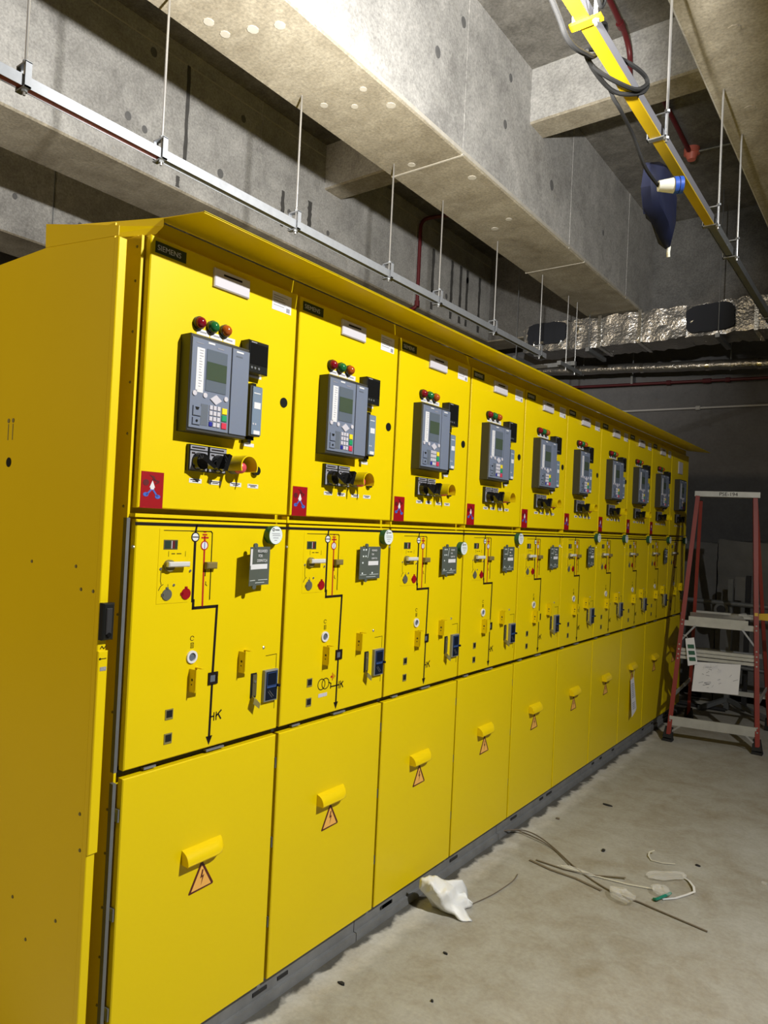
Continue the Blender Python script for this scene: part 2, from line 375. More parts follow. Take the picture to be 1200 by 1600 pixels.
sub('port_cover', MB().cbox(D, D+.004, .1365, .1645, 1.957, 1.985, 'relay_grey', .001).prism([(.143,1.982),(.157,1.982),(.154,1.974),(.146,1.974)], D+.004, D+.005, 'black'))
sub('port_cover', MB().cbox(D, D+.004, .1365, .1635, 1.931, 1.951, 'relay_grey', .001).disc(.150, 1.942, .004, D+.004, D+.005, 'black', 10))
# meter, communication module, keyhole
mt = part('panel_meter', MB().cbox(0, .040, .349, .433, 2.126, 2.227, 'black', .003))
MB().box(.040, .0408, .354, .428, 2.152, 2.217, 'black_gloss').build('display', mt)
MB().box(.0405, .041, .357, .38, 2.219, 2.222, 'ink_grey').build('print', mt)
for y in (.362, .376, .392): MB().disc(y, 2.141, .004, .040, .042, 'galv_dark', 10).build('button', mt)
part('meter_label', MB().box(0, T, .390, .442, 2.1195, 2.129, 'white'))
cm = part('communication_module', MB().box(0, .036, .366, .414, 1.928, 2.086, 'relay_side'))
MB().cbox(.034, .040, .374, .4145, 1.932, 2.084, 'comm_blue', .001).build('front_panel', cm)
MB().box(.040, .0406, .381, .408, 2.015, 2.035, 'white').box(.040, .0406, .383, .409, 1.934, 1.946, 'white').box(.040, .0406, .378, .405, 2.062, 2.065, 'white').build('print', cm)
for bx in ((0,.02,.388,.404,2.086,2.098), (0,.02,.388,.404,1.916,1.928), (0,.03,.370,.384,1.905,1.916)): MB().box(*bx, 'black').build('clip', cm)
for y in (.380, .390): MB().disc(y, 1.966, .003, .040, .041, 'key_grey', 8).build('button', cm)
part('module_label', MB().box(0, T, .378, .424, 1.897, 1.908, 'white'))
part('keyhole', MB().disc(.549, 2.063, .0155, -.001, .002, 'black', 18).ring(.549, 2.063, .0145, .0165, 0, .0025, 'black'))
# selector switches, emergency stop
for y0, sw in ((.161, 'first'), (.233, 'second')):
    s = part('selector_switch', MB().cbox(0, .015, y0, y0+.069, 1.800, 1.878, 'black', .002))
    MB().box(.015, .0158, y0+.003, y0+.066, 1.863, 1.875, 'ink_grey').box(.015, .0158, y0+.003, y0+.066, 1.803, 1.859, 'ink_grey').build('scale_plate', s)
    MB().box(.0158, .0163, y0+.008, y0+.056, 1.867, 1.871, 'ink').box(.0158, .0163, y0+.008, y0+.02, 1.85, 1.855, 'ink').box(.0158, .0163, y0+.026, y0+.046, 1.851, 1.854, 'ink').build('print', s)
    yc, zc = y0+.036, 1.829
    k = MB().cyl((.015,yc,zc),(.036,yc,zc),.0275,'black_gloss',.024,n=22)
    a = -.55 if sw == 'first' else 1.2
    ca, sa = math.cos(a), math.sin(a)
    P = lambda u, v: (yc+u*ca-v*sa, zc+u*sa+v*ca)
    k.prism([P(-.022,-.008),P(.030,-.006),P(.030,.006),P(-.022,.008)], .034, .060, 'black_gloss')
    k.build('knob', s, True)
es = part('emergency_stop', MB().disc(.338, 1.826, .022, 0, .03, 'galv_dark', 18))
MB().ring(.338, 1.826, .031, .0345, 0, .080, 'yellow', 26, -.45, PI+.45).build('guard', es, True)
MB().cyl((.03,.338,1.824),(.042,.338,1.824),.019,'estop_red',n=20).dome(.042,.338,1.824,.019,.014,'estop_red',20,5).build('push_button', es, True)
part('push_button', MB().cyl((0,.433,1.822),(.014,.433,1.822),.0145,'black',n=16), label='small black push button')
for y in (.176, .251, .333, .406):
    o = part('switch_label', MB().box(0, T, y, y+.046, 1.7655, 1.7785, 'white'))
    MB().box(T, T*1.5, y+.004, y+.04, 1.7735, 1.776, 'ink').box(T, T*1.5, y+.012, y+.034, 1.769, 1.7715, 'ink').build('print', o)
# red danger sticker
rs = part('danger_sticker', MB().box(0, T, .014, .088, 1.684, 1.786, 'sticker_red'))
x0, x1 = T, T*1.8
b = MB().prism([(.042,1.742),(.060,1.742),(.051,1.762)], x0, x1, 'white').box(x0, x1, .045, .057, 1.736, 1.742, 'white')
b.build('white_pictogram', rs)
MB().line([(.047,1.735),(.034,1.722)], .005, x0, x1, 'sticker_blue').line([(.055,1.735),(.068,1.719)], .005, x0, x1, 'sticker_blue').disc(.031, 1.722, .006, x0, x1, 'sticker_blue', 12, .009).disc(.070, 1.717, .006, x0, x1, 'sticker_blue', 12, .009).build('blue_pictogram', rs)
b = MB().prism([(.040,1.777),(.056,1.774),(.062,1.764),(.056,1.762),(.05,1.770)], x0, x1, 'sticker_dark').disc(.030, 1.755, .009, x0, x1, 'sticker_dark', 10, .01)
b.line([(.052,1.764),(.072,1.760)], .004, x0, x1, 'sticker_dark').line([(.062,1.754),(.070,1.757)], .004, x0, x1, 'sticker_dark').build('dark_pictogram', rs)

# mechanism door fittings (mimic diagram)
X0, X1 = 0, .0009
bus = part('busbar_line', MB().box(X0, X1, .0008, .5992, 1.6355, 1.6445, 'ink'))
first_bus = None
mm_ = MB().line([(.213,1.638),(.210,1.62)], .0065, X0, X1, 'ink').line([(.210,1.59),(.211,1.415)], .0085, X0, X1, 'ink')
mm_.line([(.2145,1.415),(.2145,1.393),(.306,1.393)], .0088, X0, X1, 'ink').line([(.306,1.393),(.302,1.190)], .0088, X0, X1, 'ink')
mm_.line([(.302,1.154),(.3005,.99)], .0082, X0, X1, 'ink').prism([(.288,.995),(.313,.995),(.3005,.968)], X0, X1, 'ink')
mm_.ring(.210, 1.605, .0115, .0150, X0, X1, 'ink')
part('mimic_diagram', mm_)
part('square_window', MB().ring(.303, 1.172, .016, .026, X0, .004, 'ink', 4, PI/4, PI/4+2*PI).box(0, .001, .293, .313, 1.160, 1.184, 'relay_grey_dark'))
part('position_disc', MB().disc(.210, 1.605, .0115, 0, .0011, 'white', 20).box(.0011, .0015, .199, .221, 1.6035, 1.6065, 'ink'))
part('earth_symbol', MB().line([(.245,1.606),(.2455,1.595)], .006, X0, X1, 'mimic_red').box(X0, X1, .240, .250, 1.619, 1.624, 'mimic_red').box(X0, X1, .2365, .254, 1.6105, 1.615, 'mimic_red').box(X0, X1, .233, .2595, 1.601, 1.606, 'mimic_red').ring(.2455, 1.580, .011, .0145, X0, X1, 'mimic_red').line([(.246,1.565),(.249,1.396)], .0058, X0, X1, 'mimic_red'))
part('position_disc', MB().disc(.2455, 1.580, .011, 0, .0011, 'white', 20).box(.0011, .0015, .2442, .2468, 1.570, 1.590, 'sticker_blue'))
part('frame_line', MB().line([(.098,1.623),(.268,1.623),(.273,1.618),(.275,1.416)], .0018, X0, .0022, 'ink'))
iw = part('status_window', MB().box(0, .002, .0985, .147, 1.568, 1.596, 'olive_dark'))
MB().box(.002, .0026, .102, .122, 1.571, 1.593, 'brand_green').box(.002, .0026, .125, .1275, 1.571, 1.593, 'key_grey').box(.002, .0026, .128, .137, 1.571, 1.593, 'sticker_dark').box(.002, .0026, .137, .145, 1.571, 1.593, 'brand_green').build('flag', iw)
mf = part('mechanism_plate', MB().cbox(0, .0012, .083, .193, 1.412, 1.628, 'yellow', .001))
MB().line([(.117,1.563),(.117,1.548)], .001, .0015, .002, 'ink').line([(.176,1.563),(.176,1.548)], .001, .0015, .002, 'ink').line([(.128,1.556),(.138,1.556)], .0022, .0015, .002, 'ink').line([(.146,1.556),(.160,1.556)], .0022, .0015, .002, 'ink').line([(.094,1.51),(.094,1.478),(.097,1.468)], .0015, .0015, .002, 'ink').line([(.089,1.452),(.095,1.463),(.103,1.468)], .0018, .0015, .002, 'ink').line([(.12,1.468),(.12,1.456)], .001, .0015, .002, 'ink').build('print', mf)
lv = part('lever_handle', MB().cyl((.0,.118,1.522),(.012,.118,1.522),.017,'olive',n=16).cbox(.014, .028, .102, .176, 1.519, 1.534, 'lever', .003).cyl((0,.12,1.526),(.016,.12,1.526),.007,'steel',n=10), label='bare steel lever')
part('shutter_knob', MB().cbox(0, .018, .247, .287, 1.510, 1.530, 'olive_knob', .003).box(X0, X1, .252, .255, 1.487, 1.508, 'ink').line([(.257,1.47),(.257,1.462),(.262,1.458)], .002, X0, X1, 'ink'))
part('lock_cap', MB().disc(.1175, 1.4385, .0165, 0, .004, 'key_cap_grey', 20).box(0, .004, .1135, .1215, 1.452, 1.460, 'key_cap_grey').box(0, .004, .0985, .106, 1.434, 1.442, 'key_cap_grey'), label='grey lock cap')
part('lock_cap', MB().disc(.1845, 1.4375, .0165, 0, .004, 'sticker_red', 20).box(0, .004, .1805, .1885, 1.451, 1.459, 'sticker_red').box(0, .004, .165, .174, 1.434, 1.442, 'sticker_red'), label='red lock cap')
for (y, z) in ((.092,1.513),(.196,1.505),(.140,1.465)): part('screw', MB().disc(y, z, .004, 0, .003, 'steel', 10))
part('test_socket', MB().ring(.2185, 1.2475, .0125, .019, 0, .005, 'white', 20).disc(.2185, 1.2475, .0125, 0, .0012, 'relay_grey_dark', 18))
part('socket_symbol', MB().ring(.2175, 1.303, .0058, .0074, X0, X1, 'ink', 16, .3, 5.6).box(X0, X1, .2125, .224, 1.288, 1.2895, 'ink').box(X0, X1, .2125, .224, 1.274, 1.2755, 'ink').box(X0, X1, .2125, .2138, 1.274, 1.289, 'ink').box(X0, X1, .217, .2192, 1.277, 1.286, 'ink').box(X0, X1, .2227, .224, 1.274, 1.289, 'ink'))
for (y, z) in ((.213, 1.146), (.405, 1.176)):
    h = part('padlock_bracket', MB().box(0, .030, y, y+.003, z, z+.067, 'yellow').box(.027, .030, y, y+.034, z+.006, z+.067, 'yellow').box(0, .03, y+.022, y+.030, z+.066, z+.0685, 'yellow'))
    MB().cyl((.015,y-.0005,z+.036),(.015,y+.001,z+.036),.004,'dark_gap',n=10).cyl((.014,y-.0005,z+.022),(.014,y+.001,z+.022),.0025,'dark_gap',n=8).build('padlock_hole', h); MB().disc(y+.018, z+.034, .0042, .030, .0306, 'dark_gap', 10).box(.030, .0306, y+.016, y+.020, z+.020, z+.034, 'dark_gap').build('front_hole', h)
for z in (1.076, 1.006):
    o = part('inspection_window', MB().box(0, .002, .1345, .1615, z-.001, z+.029, 'olive')); MB().box(.002, .0024, .138, .1585, z+.005, z+.0255, 'black').build('pane', o)
sl = part('interlock_slot', MB().box(0, .0012, .462, .488, 1.082, 1.163, 'black'))
MB().box(.0012, .003, .470, .488, 1.088, 1.158, 'olive_dark').build('slot_cover', sl)
MB().ext([(.003,.468,1.092),(.022,.462,1.085),(.026,.486,1.066),(.004,.489,1.076)], (0,-.004,-.016), 'olive').build('flap', sl)
MB().disc(.479, 1.135, .0045, .003, .005, 'steel', 10).build('screw', sl)
bl = part('voltage_indicator', MB().cbox(0, .014, .514, .575, 1.062, 1.166, 'galv', .002))
MB().box(.014, .0148, .519, .570, 1.067, 1.161, 'blue_lcd').build('face_plate', bl)
MB().ring(.545, 1.136, .029, .031, .0148, .0154, 'blue_line', 4, PI/4, PI/4+2*PI).box(.0148, .0154, .5235, .566, 1.108, 1.112, 'blue_line').line([(.536,1.098),(.555,1.078)], .002, .0148, .0154, 'galv_dark').line([(.53,1.095),(.548,1.075)], .002, .0148, .0154, 'galv_dark').build('display_border', bl)
MB().cyl((.014,.572,1.112),(.024,.572,1.112),.005,'black',n=10).build('button', bl)
part('frame_line', MB().line([(.526,1.213),(.575,1.214),(.575,1.168)], .0016, X0, X1, 'ink'))
part('frame_line', MB().line([(.575,1.06),(.575,1.031)], .0016, X0, X1, 'ink'))
part('screw', MB().dome(0, .513, 1.242, .0055, .004, 'steel', 10, 3))
part('screw', MB().dome(-.01, .0062, 1.575, .0055, .008, 'steel', 10, 3))
# cable cover fittings
def handle_mb():
    b = MB(); prof = [(0,.672)]+[(.034*math.sin(t), .634+.036*math.cos(t)) for t in [PI/2*i/8 for i in range(1, 9)]]+[(.031,.630),(.002,.630)]
    n = len(prof); ys = [(.220,1.),(.335,1.),(.350,.93),(.362,.72),(.368,.35)]
    vs = []
    for y, k in ys: vs += [(x*k, y, .672-(.672-z)*(.55+.45*k)) for x, z in prof]
    fs = [tuple(range(n))]+[tuple(range(len(vs)-n, len(vs)))]
    for i in range(len(ys)-1): fs += [(i*n+k, i*n+(k+1)%n, (i+1)*n+(k+1)%n, (i+1)*n+k) for k in range(n)]
    b.add(vs, fs, 'yellow_bright'); return b
part('cover_handle', handle_mb(), smooth=True)
wt = part('high_voltage_sign', MB().prism([(.2965,.616),(.301,.613),(.346,.535),(.344,.530),(.254,.526),(.252,.530)], X0, X1, 'warn_ink'))
MB().prism([(.298,.603),(.337,.5345),(.2615,.5325)], X1, X1+.0004, 'orange').build('sign_face', wt)
MB().prism([(.2995,.588),(.2935,.563),(.3015,.566),(.297,.541),(.3085,.572),(.301,.569),(.305,.588)], X1+.0004, X1+.0008, 'warn_ink').build('bolt_symbol', wt)

for o in list(COL.objects):
    if o.parent: KID.setdefault(o.parent.name, []).append(o)
ORD = ['first', 'second', 'third', 'fourth', 'fifth', 'sixth', 'seventh', 'eighth', 'ninth', 'tenth']
DESC = ['yellow switchgear cabinet at the near end, mimic line starting on its door, curled dispatch card',
        'second yellow switchgear cabinet from the near end, with twin-circle transformer symbol above its arrow',
        'third yellow switchgear cabinet from the near end, its round seal level with the dispatch card',
        'fourth yellow switchgear cabinet from the near end',
        'fifth yellow switchgear cabinet from the near end, small symbol in place of a round seal',
        'sixth yellow switchgear cabinet from the near end, its relay narrow with one module',
        'seventh yellow switchgear cabinet from the near end, just before the one with hanging paper',
        'eighth yellow switchgear cabinet from the near end, white paper hanging under its cover handle',
        'ninth yellow switchgear cabinet from the near end, beside the ladder, dark card on its door',
        'tenth and last yellow switchgear cabinet, half hidden behind the ladder rail']
cabs = []
protos = list(KID[cab.name])
for n in range(10):
    if n == 0: c = cab
    else:
        skip = set()
        if n == 9: skip = {'indicator_lamp', 'lamp_label', 'brand_plate', 'nameplate', 'panel_meter', 'meter_label', 'info_label', 'danger_sticker', 'communication_module', 'module_label', 'emergency_stop', 'keyhole'}
        if n == 6: skip = set()
        c = copy_tree(cab, None, skip); c.location = (0, .6*n, 0)
    tag(c, DESC[n], 'switchgear', 'yellow switchgear cabinets in one line'); cabs.append(c)
kid_of = {}
for o in COL.objects:
    if o.parent: kid_of.setdefault(o.parent.name, []).append(o)
for n, c in enumerate(cabs):
    for o in kid_of[c.name]:
        nm = o.name.split('.')[0]
        if n == 0 and nm == 'busbar_line':          # the mimic line begins on the first cabinet
            o.data = MB().box(X0, X1, .003, .5992, 1.6355, 1.6445, 'ink').build('tmp').data
            bpy.data.objects.remove(bpy.data.objects['tmp'])
        if n == 5 and nm == 'protection_relay':
            for q in kid_of[o.name]:
                if q.name.startswith('side_module'): bpy.data.objects.remove(q)
            o.data = MB().cbox(0, D-.004, .122, .2745, 1.911, 2.191, 'relay_side', .002).build('tmp').data
            bpy.data.objects.remove(bpy.data.objects['tmp'])
            for q in kid_of[o.name][:]:
                try:
                    if q.name.startswith('brand_print'):
                        q.data = MB().box(D, D+T, .182, .206, 2.172, 2.177, 'white').build('tmp').data; bpy.data.objects.remove(bpy.data.objects['tmp'])
                except ReferenceError: pass
        if n < 5 and nm == 'padlock_bracket':
            for q in kid_of[o.name]:
                if q.name.startswith('front_hole'): bpy.data.objects.remove(q)
        if n == 5 and nm in ('panel_meter', 'meter_label', 'communication_module', 'module_label'): o.location.y -= .068
def cpart(n, name, mb, label=None, smooth=False):
    o = mb.build(name, cabs[n], smooth)
    if label: o['label'] = label
    return o
# capacitor marks (one more look on some doors), transformer symbol on the second
def cap_marks(n, y, z):
    cpart(n, 'capacitor_symbol', MB().line([(y,z),(y+.012,z)], .004, X0, X1, 'ink').box(X0, X1, y+.011, y+.0145, z-.014, z+.012, 'ink').box(X0, X1, y+.020, y+.0235, z-.014, z+.012, 'ink').line([(y+.022,z-.001),(y+.040,z+.013)], .0045, X0, X1, 'ink').line([(y+.03,z+.003),(y+.040,z-.012)], .0045, X0, X1, 'ink'))
for n in (0, 2, 3, 4, 5, 6, 7): cap_marks(n, .303, 1.053)
t2 = cpart(1, 'transformer_symbol', MB().ring(.214, 1.0735, .018, .021, X0, X1, 'ink').ring(.236, 1.0735, .018, .021, X0, X1, 'ink').line([(.254,1.076),(.267,1.069),(.266,1.052)], .004, X0, X1, 'ink').line([(.266,1.057),(.315,1.057)], .0045, X0, X1, 'ink').box(X0, X1, .313, .3165, 1.043, 1.071, 'ink').box(X0, X1, .321, .3245, 1.043, 1.071, 'ink').line([(.3245,1.057),(.337,1.066)], .0045, X0, X1, 'ink').line([(.328,1.06),(.337,1.046)], .0045, X0, X1, 'ink'))
cpart(1, 'red_earth_symbol', MB().disc(.268, 1.0935, .0045, X0, X1, 'mimic_red', 10).box(X0, X1, .2725, .2755, 1.079, 1.108, 'mimic_red').box(X0, X1, .280, .2825, 1.085, 1.102, 'mimic_red').box(X0, X1, .287, .289, 1.090, 1.097, 'mimic_red'))
cpart(1, 'grey_rectangle', MB().box(X0, X1, .199, .247, 1.027, 1.040, 'key_grey'))
cpart(4, 'capacitor_symbol', MB().ring(.562, 1.628, .006, .008, X0, X1, 'ink', 14).ring(.562, 1.612, .006, .008, X0, X1, 'ink', 14).box(X0, X1, .55, .574, 1.578, 1.590, 'key_grey').line([(.562,1.604),(.562,1.592)], .002, X0, X1, 'ink'))
cpart(9, 'blank_plate', MB().cbox(0, .006, .22, .36, 2.25, 2.36, 'nameplate', .002), 'pale blank plate')

# seals and dispatch cards fixed on the doors
def disc_seal(n, y, z):
    o = MB().cyl((.0012, y, z), (.026, y, z), .0300, 'seal_green', .031, n=24).build('quality_seal', None, True); o.location = (0, .6*n, 0)
    f = MB().disc(y, z, .0295, .026, .0272, 'seal_white', 24).build('seal_face', o)
    MB().ring(y-.012, z+.018, .003, .0055, .0272, .0276, 'ink', 12).box(.0272, .0276, y-.004, y+.015, z+.016, z+.019, 'ink').box(.0272, .0276, y-.018, y+.018, z+.004, z+.006, 'ink_grey').box(.0272, .0276, y-.016, y+.02, z-.002, z, 'ink_grey').box(.0272, .0276, y-.012, y+.012, z-.010, z-.008, 'ink_grey').box(.0272, .0276, y-.006, y+.006, z-.018, z-.016, 'ink_grey').build('print', f)
    tag(o, 'round white-faced green seal on the %s cabinet door from the near end' % ORD[n], 'seal', 'round quality seals')
for n, y, z in ((0,.518,1.616),(1,.552,1.617),(2,.560,1.571),(3,.565,1.622),(5,.572,1.640),(6,.555,1.640),(7,.555,1.640),(8,.555,1.64),(9,.50,1.64)): disc_seal(n, y, z)
def card(n, y0, y1, z0, z1, h, curl, full, label):
    o = thing('dispatch_card', (0, .6*n, 0), label, 'card', 'grey dispatch cards on the doors')
    b = MB(); k = 10; N = 2
    def P(i, x): 
        u = i/k; return (h+curl*(1-u)**2+x, y0+(y1-y0)*u)
    for z_lo, z_hi in ((z0, z1),):
        vs = []
        for i in range(k+1):
            x, y = P(i, 0)
            vs += [(x, y, z_lo), (x, y, z_hi), (x-.0012, y, z_lo), (x-.0012, y, z_hi)]
        fs = []
        for i in range(k):
            a, c_ = i*4, i*4+4
            fs += [(a,c_,c_+1,a+1),(a+3,c_+3,c_+2,a+2),(a+1,c_+1,c_+3,a+3),(a+2,c_+2,c_,a)]
        fs += [(0,1,3,2),(4*k+2,4*k+3,4*k+1,4*k)]
        b.add(vs, fs, 'card_grey')
    b.build('card_sheet', o)
    xm = h+curl*.12
    ym = y0+(y1-y0)*.36
    MB().disc(ym-.006, z1+.004, .008, h+curl*.45-.003, h+curl*.45+.003, 'card_grey', 14).build('clip', o)
    MB().disc(ym-.006, z0-.004, .008, h+curl*.45-.003, h+curl*.45+.003, 'card_grey', 14).build('clip', o)
    def strip(ya, yb, za, zb, mat):                             # a print strip that follows the curl
        vs = []; fs = []
        for i in range(5):
            u = (ya+(yb-ya)*i/4-y0)/(y1-y0); x = h+curl*(1-u)**2+.0009
            vs += [(x, y0+(y1-y0)*u, za), (x, y0+(y1-y0)*u, zb)]
        fs = [(2*i,2*i+2,2*i+3,2*i+1) for i in range(4)]; bb.add(vs, fs, mat)
    bb = MB(); wd = y1-y0; ht = z1-z0
    strip(y0+wd*(.06 if full else .42), y1-wd*.1, z0+ht*.42, z0+ht*.55, 'white')
    for a0, a1, zz in ((.05,.35,.13),(.5,.93,.13),(.35,.8,.06)): strip(y0+wd*a0, y0+wd*a1, z0+ht*zz, z0+ht*zz+.0015, 'seal_white')
    if full: strip(y0+wd*.02, y0+wd*.14, z0+ht*.52, z0+ht*.95, 'white')
    else:
        for a0, zz in ((.14,.88),(.26,.88),(.14,.68),(.26,.68),(.12,.48),(.12,.16),(.6,.16)): strip(y0+wd*a0, y0+wd*(a0+.06), z0+ht*zz, z0+ht*zz+.006, 'seal_white')
        bb.line([(y0+wd*.42,z0+ht*.95),(y0+wd*.36,z0+ht*.66)], .002, xm+.004, xm+.0046, 'seal_white')
    bb.build('print', o)
    s0 = .0155 if full else .0125
    for i, s in enumerate(('RELEASED', 'FOR', 'DISPATCH')):
        text(s, y0+wd*((.40, .44, .39)[i] if full else .55), z0+ht*(.89-.125*i)-.004, s0*.82, h+curl*.36+.0018, 'white', o, sy=.75)
    return o
card(0, .385, .492, 1.455, 1.578, .030, .022, True, 'curled grey RELEASED FOR DISPATCH card with white strip on the first cabinet')
for n, nm in ((1,'second'),(2,'third'),(3,'fourth'),(4,'fifth'),(5,'sixth')):
    card(n, .382 if n < 5 else .40, .522 if n < 5 else .53, 1.452, 1.578, .012, .006, False, 'grey RELEASED FOR DISPATCH card on the %s cabinet door from the near end' % nm)
card(8, .42, .54, 1.44, 1.56, .012, .004, False, 'dark dispatch card on the ninth cabinet door, beside the ladder')

# hanging paper on the eighth cabinet
pp = thing('inspection_paper', (0, 4.2, 0), 'white printed paper hanging below a yellow cover handle near the ladder', 'paper')
def px_sheet(b, A, mat):                                         # quad with gentle bow
    b.add(A, [(0,1,2,3)], mat); b.add([(x-.001, y, z) for x, y, z in A], [(3,2,1,0)], mat)
b = MB(); b.ext([(.010,.245,.545),(.006,.335,.560),(.030,.345,.300),(.036,.225,.270)], (-.001,0,0), 'paper')
sh = b.build('sheet', pp)
b = MB(); b.ext([(.004,.333,.560),(.003,.350,.545),(.016,.405,.300),(.024,.330,.300)], (-.001,0,0), 'white'); b.build('rear_sheet', pp)
b = MB()
for k in range(14):
    u = .12+.055*k
    if k in (8, 9): continue
    z = .545-.26*u; x = .011+.025*u
    b.ext([(x,.255,z),(x,.255+random.uniform(.05,.07),z+.004),(x,.255+.05,z-.002),(x,.255,z-.006)], (.0008,0,0), 'ink_grey')
b.build('print', sh)
MB().tube([(.016,.29,.555),(.02,.29,.60),(.018,.292,.632)], .0015, 'strap_clear', 6).build('string', pp)

# ---------------------------------------------------------------- end cover, canopy, plinth
ec = thing('end_cover', (0, 0, 0), 'yellow side cover plate closing the near end of the switchgear line', 'cover')
MB().box(-1.2, -.0205, -.091, -.087, .10, 2.443, 'yellow').build('side_sheet', ec)
MB().cbox(-.02, 0, -.091, -.066, .10, 2.402, 'yellow', .002).box(-.05, -.02, -.070, -.066, .10, 2.402, 'yellow').build('front_flange', ec)
MB().box(-.6, -.022, -.008, -.0005, .10, 2.44, 'yellow').build('corner_post', ec)
MB().cbox(-.004, .006, -.090, -.062, .765, 1.30, 'yellow', .002).build('latch_cover', ec)
lt = MB().cbox(0, .020, -.090, -.057, 1.330, 1.428, 'black', .004).build('door_latch', ec)
MB().cbox(.02, .024, -.083, -.066, 1.345, 1.415, 'black_matt', .002).disc(-.074, 1.345, .006, .02, .0255, 'black_gloss', 12).build('latch_lever', lt)
MB().line([(-.082,1.306),(-.078,1.312),(-.072,1.305),(-.066,1.312)], .002, .000, .001, 'ink').line([(-.083,1.28),(-.068,1.28)], .0018, .006, .007, 'ink').disc(-.085, 1.28, .003, .006, .007, 'ink', 8).build('print', ec)
MB().box(.006, .007, -.084, -.066, 1.248, 1.258, 'ink_grey').build('print', ec)
for (x, z) in ((-.36,1.512),(-.122,1.515),(-.091,1.455),(-.032,1.455),(-.039,.863),(-.03,.77),(-.365,.531),(-.129,.548),(-.28,.44)):
    MB().cyl((x,-.0905,z),(x,-.0935,z),.0055,'olive',.004,n=10).build('rivet', ec)
for z in (2.41, 2.314, 2.172, 2.031, 1.888, 1.686, 1.386, 1.117, .85, .73, .582, .447, .316, .2):
    MB().cyl((-.042,-.0075,z),(-.042,-.0105,z),.0045,'olive',.003,n=8).build('rivet', ec)
MB().cyl((-.533,-.0905,1.806),(-.533,-.0925,1.806),.015,'black',n=16).build('plug_hole', ec)
for x in (-.547, -.519): MB().cyl((x,-.0905,1.935),(x,-.0925,1.935),.007,'olive',n=10).box(x-.002, x+.002, -.0918, -.0905, 1.875, 1.925, 'olive').build('scratch_mark', ec)
MB().box(-.022, -.006, -.019, -.009, .96, 1.655, 'galv_dark').box(-.022, -.006, -.019, -.009, .10, .930, 'galv_dark').build('hinge_rail', ec)

cn = thing('canopy', (0, 0, 0), 'sloping yellow sheet canopy along the top of the switchgear line', 'canopy')
for n in range(10):
    y0 = .6*n+(.044 if n == 0 else .001); y1 = .6*n+(.599 if n < 9 else .64)
    MB().ext([(-.03,y0,2.503),(.176,y0,2.478),(.176,y1,2.478),(-.03,y1,2.503)], (0,0,.0025), 'yellow').box(.1735, .176, y0, y1, 2.476, 2.482, 'yellow').build('roof_sheet', cn)
MB().box(-.9, -.03, .05, 6.0, 2.4485, 2.498, 'yellow').build('roof_box', cn)
def plate(P, d): return MB().ext(P, d, 'yellow')
plate([(-.382,-.093,2.515),(-.378,-.093,2.4435),(0,-.093,2.4035),(0,-.093,2.430)], (0,.0015,0)).build('end_gusset', cn)
plate([(-.335,-.0895,2.5),(-.335,-.0895,2.446),(-.30,-.0895,2.446),(-.02,.034,2.455),(0,.044,2.478),(0,.044,2.502)], (-.0006,.0014,0)).build('end_bracket', cn)
pl = thing('base_channel', (0, 0, 0), 'dark grey steel base channel under the yellow switchgear line', 'base')
for n in range(5):
    y0, y1 = -.1+1.22*n, -.1+1.22*(n+1)-.004
    MB().box(-.09, -.03, y0, y1, .03, .0985, 'plinth').box(-.09, -.016, y0, y1, .0, .034, 'plinth').build('channel_section', pl)
    for k in range(3):
        y = y0+random.uniform(.1, 1.1); MB().box(-.03, -.026, y, y+random.uniform(.03, .08), .05, .062, 'black_matt').build('slot_mark', pl)
MB().box(-1.2, -.09, -.1, 6, .0, .098, 'dark_gap').build('frame_core', pl)

# ---------------------------------------------------------------- strut rails hung from the beams
def rail(name, x, z, y0, y1, rods, ztop, parts, label, side=1):
    o = thing(name, (0, 0, 0), label, 'rail')
    for (a, b_, mt, mb_) in parts:
        MB().box(x-.0205, x-.0175, a, b_, z, z+.045, mt).box(x+.0175, x+.0205, a, b_, z, z+.045, mt).box(x-.0175, x+.0175, a, b_, z+.004, z+.008, mb_).build('channel', o)
    for y in rods:
        xr = x+.012*side
        MB().cyl((xr, y, z-.03), (xr, y, ztop+.002), .0055, 'steel', n=8).build('threaded_rod', o)
        br = MB().box(x-.035, x+.040, y-.012, y+.012, z-.008, z-.002, 'galv_dark').box(x-.035, x-.031, y-.012, y+.012, z-.008, z+.09, 'galv').box(x+.036, x+.040, y-.012, y+.012, z-.008, z+.09, 'galv').box(x-.035, x+.040, y-.012, y+.012, z+.086, z+.092, 'galv').build('bracket', o)
        MB().cyl((xr, y, z-.018), (xr, y, z-.008), .012, 'galv_dark', n=6).build('nut', o); MB().cyl((xr, y, z+.092), (xr, y, z+.102), .012, 'galv_dark', n=6).build('nut', o)
    return o
rail('strut_rail', -1.055, 3.262, -4, 4.95, (-.72, .132, .747, 1.616, 2.485, 3.09, 3.93, 4.81), 4.0,
     ((-4, .745, 'galv', 'red_iron'), (.749, 4.95, 'galv', 'galv_dark')), 'galvanised strut rail hung on rods above the cabinet tops')
rail('lighting_rail', .830, 3.300, -2, 7.5, (.97, 1.775, 2.75, 3.25, 4.6, 5.6), 4.0,
     ((-2, 2.745, 'rail_grey', 'strut_yellow'), (2.75, 7.5, 'galv_dark', 'galv_dark')), 'yellow and grey strut rail hung on rods above the aisle', 3.3)
o = MB().box(.809, .851, -2, 2.744, 3.296, 3.302, 'strut_yellow').build('rail_cover', bpy.data.objects['lighting_rail']); o['label'] = 'yellow cover strip'
MB().box(.785, .890, .955, .985, 3.286, 3.296, 'strut_yellow').build('cross_clip', bpy.data.objects['lighting_rail'])
rr = thing('far_hanger_rod', (-4.9, 2.09, 3.9), 'thin steel rod hanging beside the far concrete beam', 'rod')
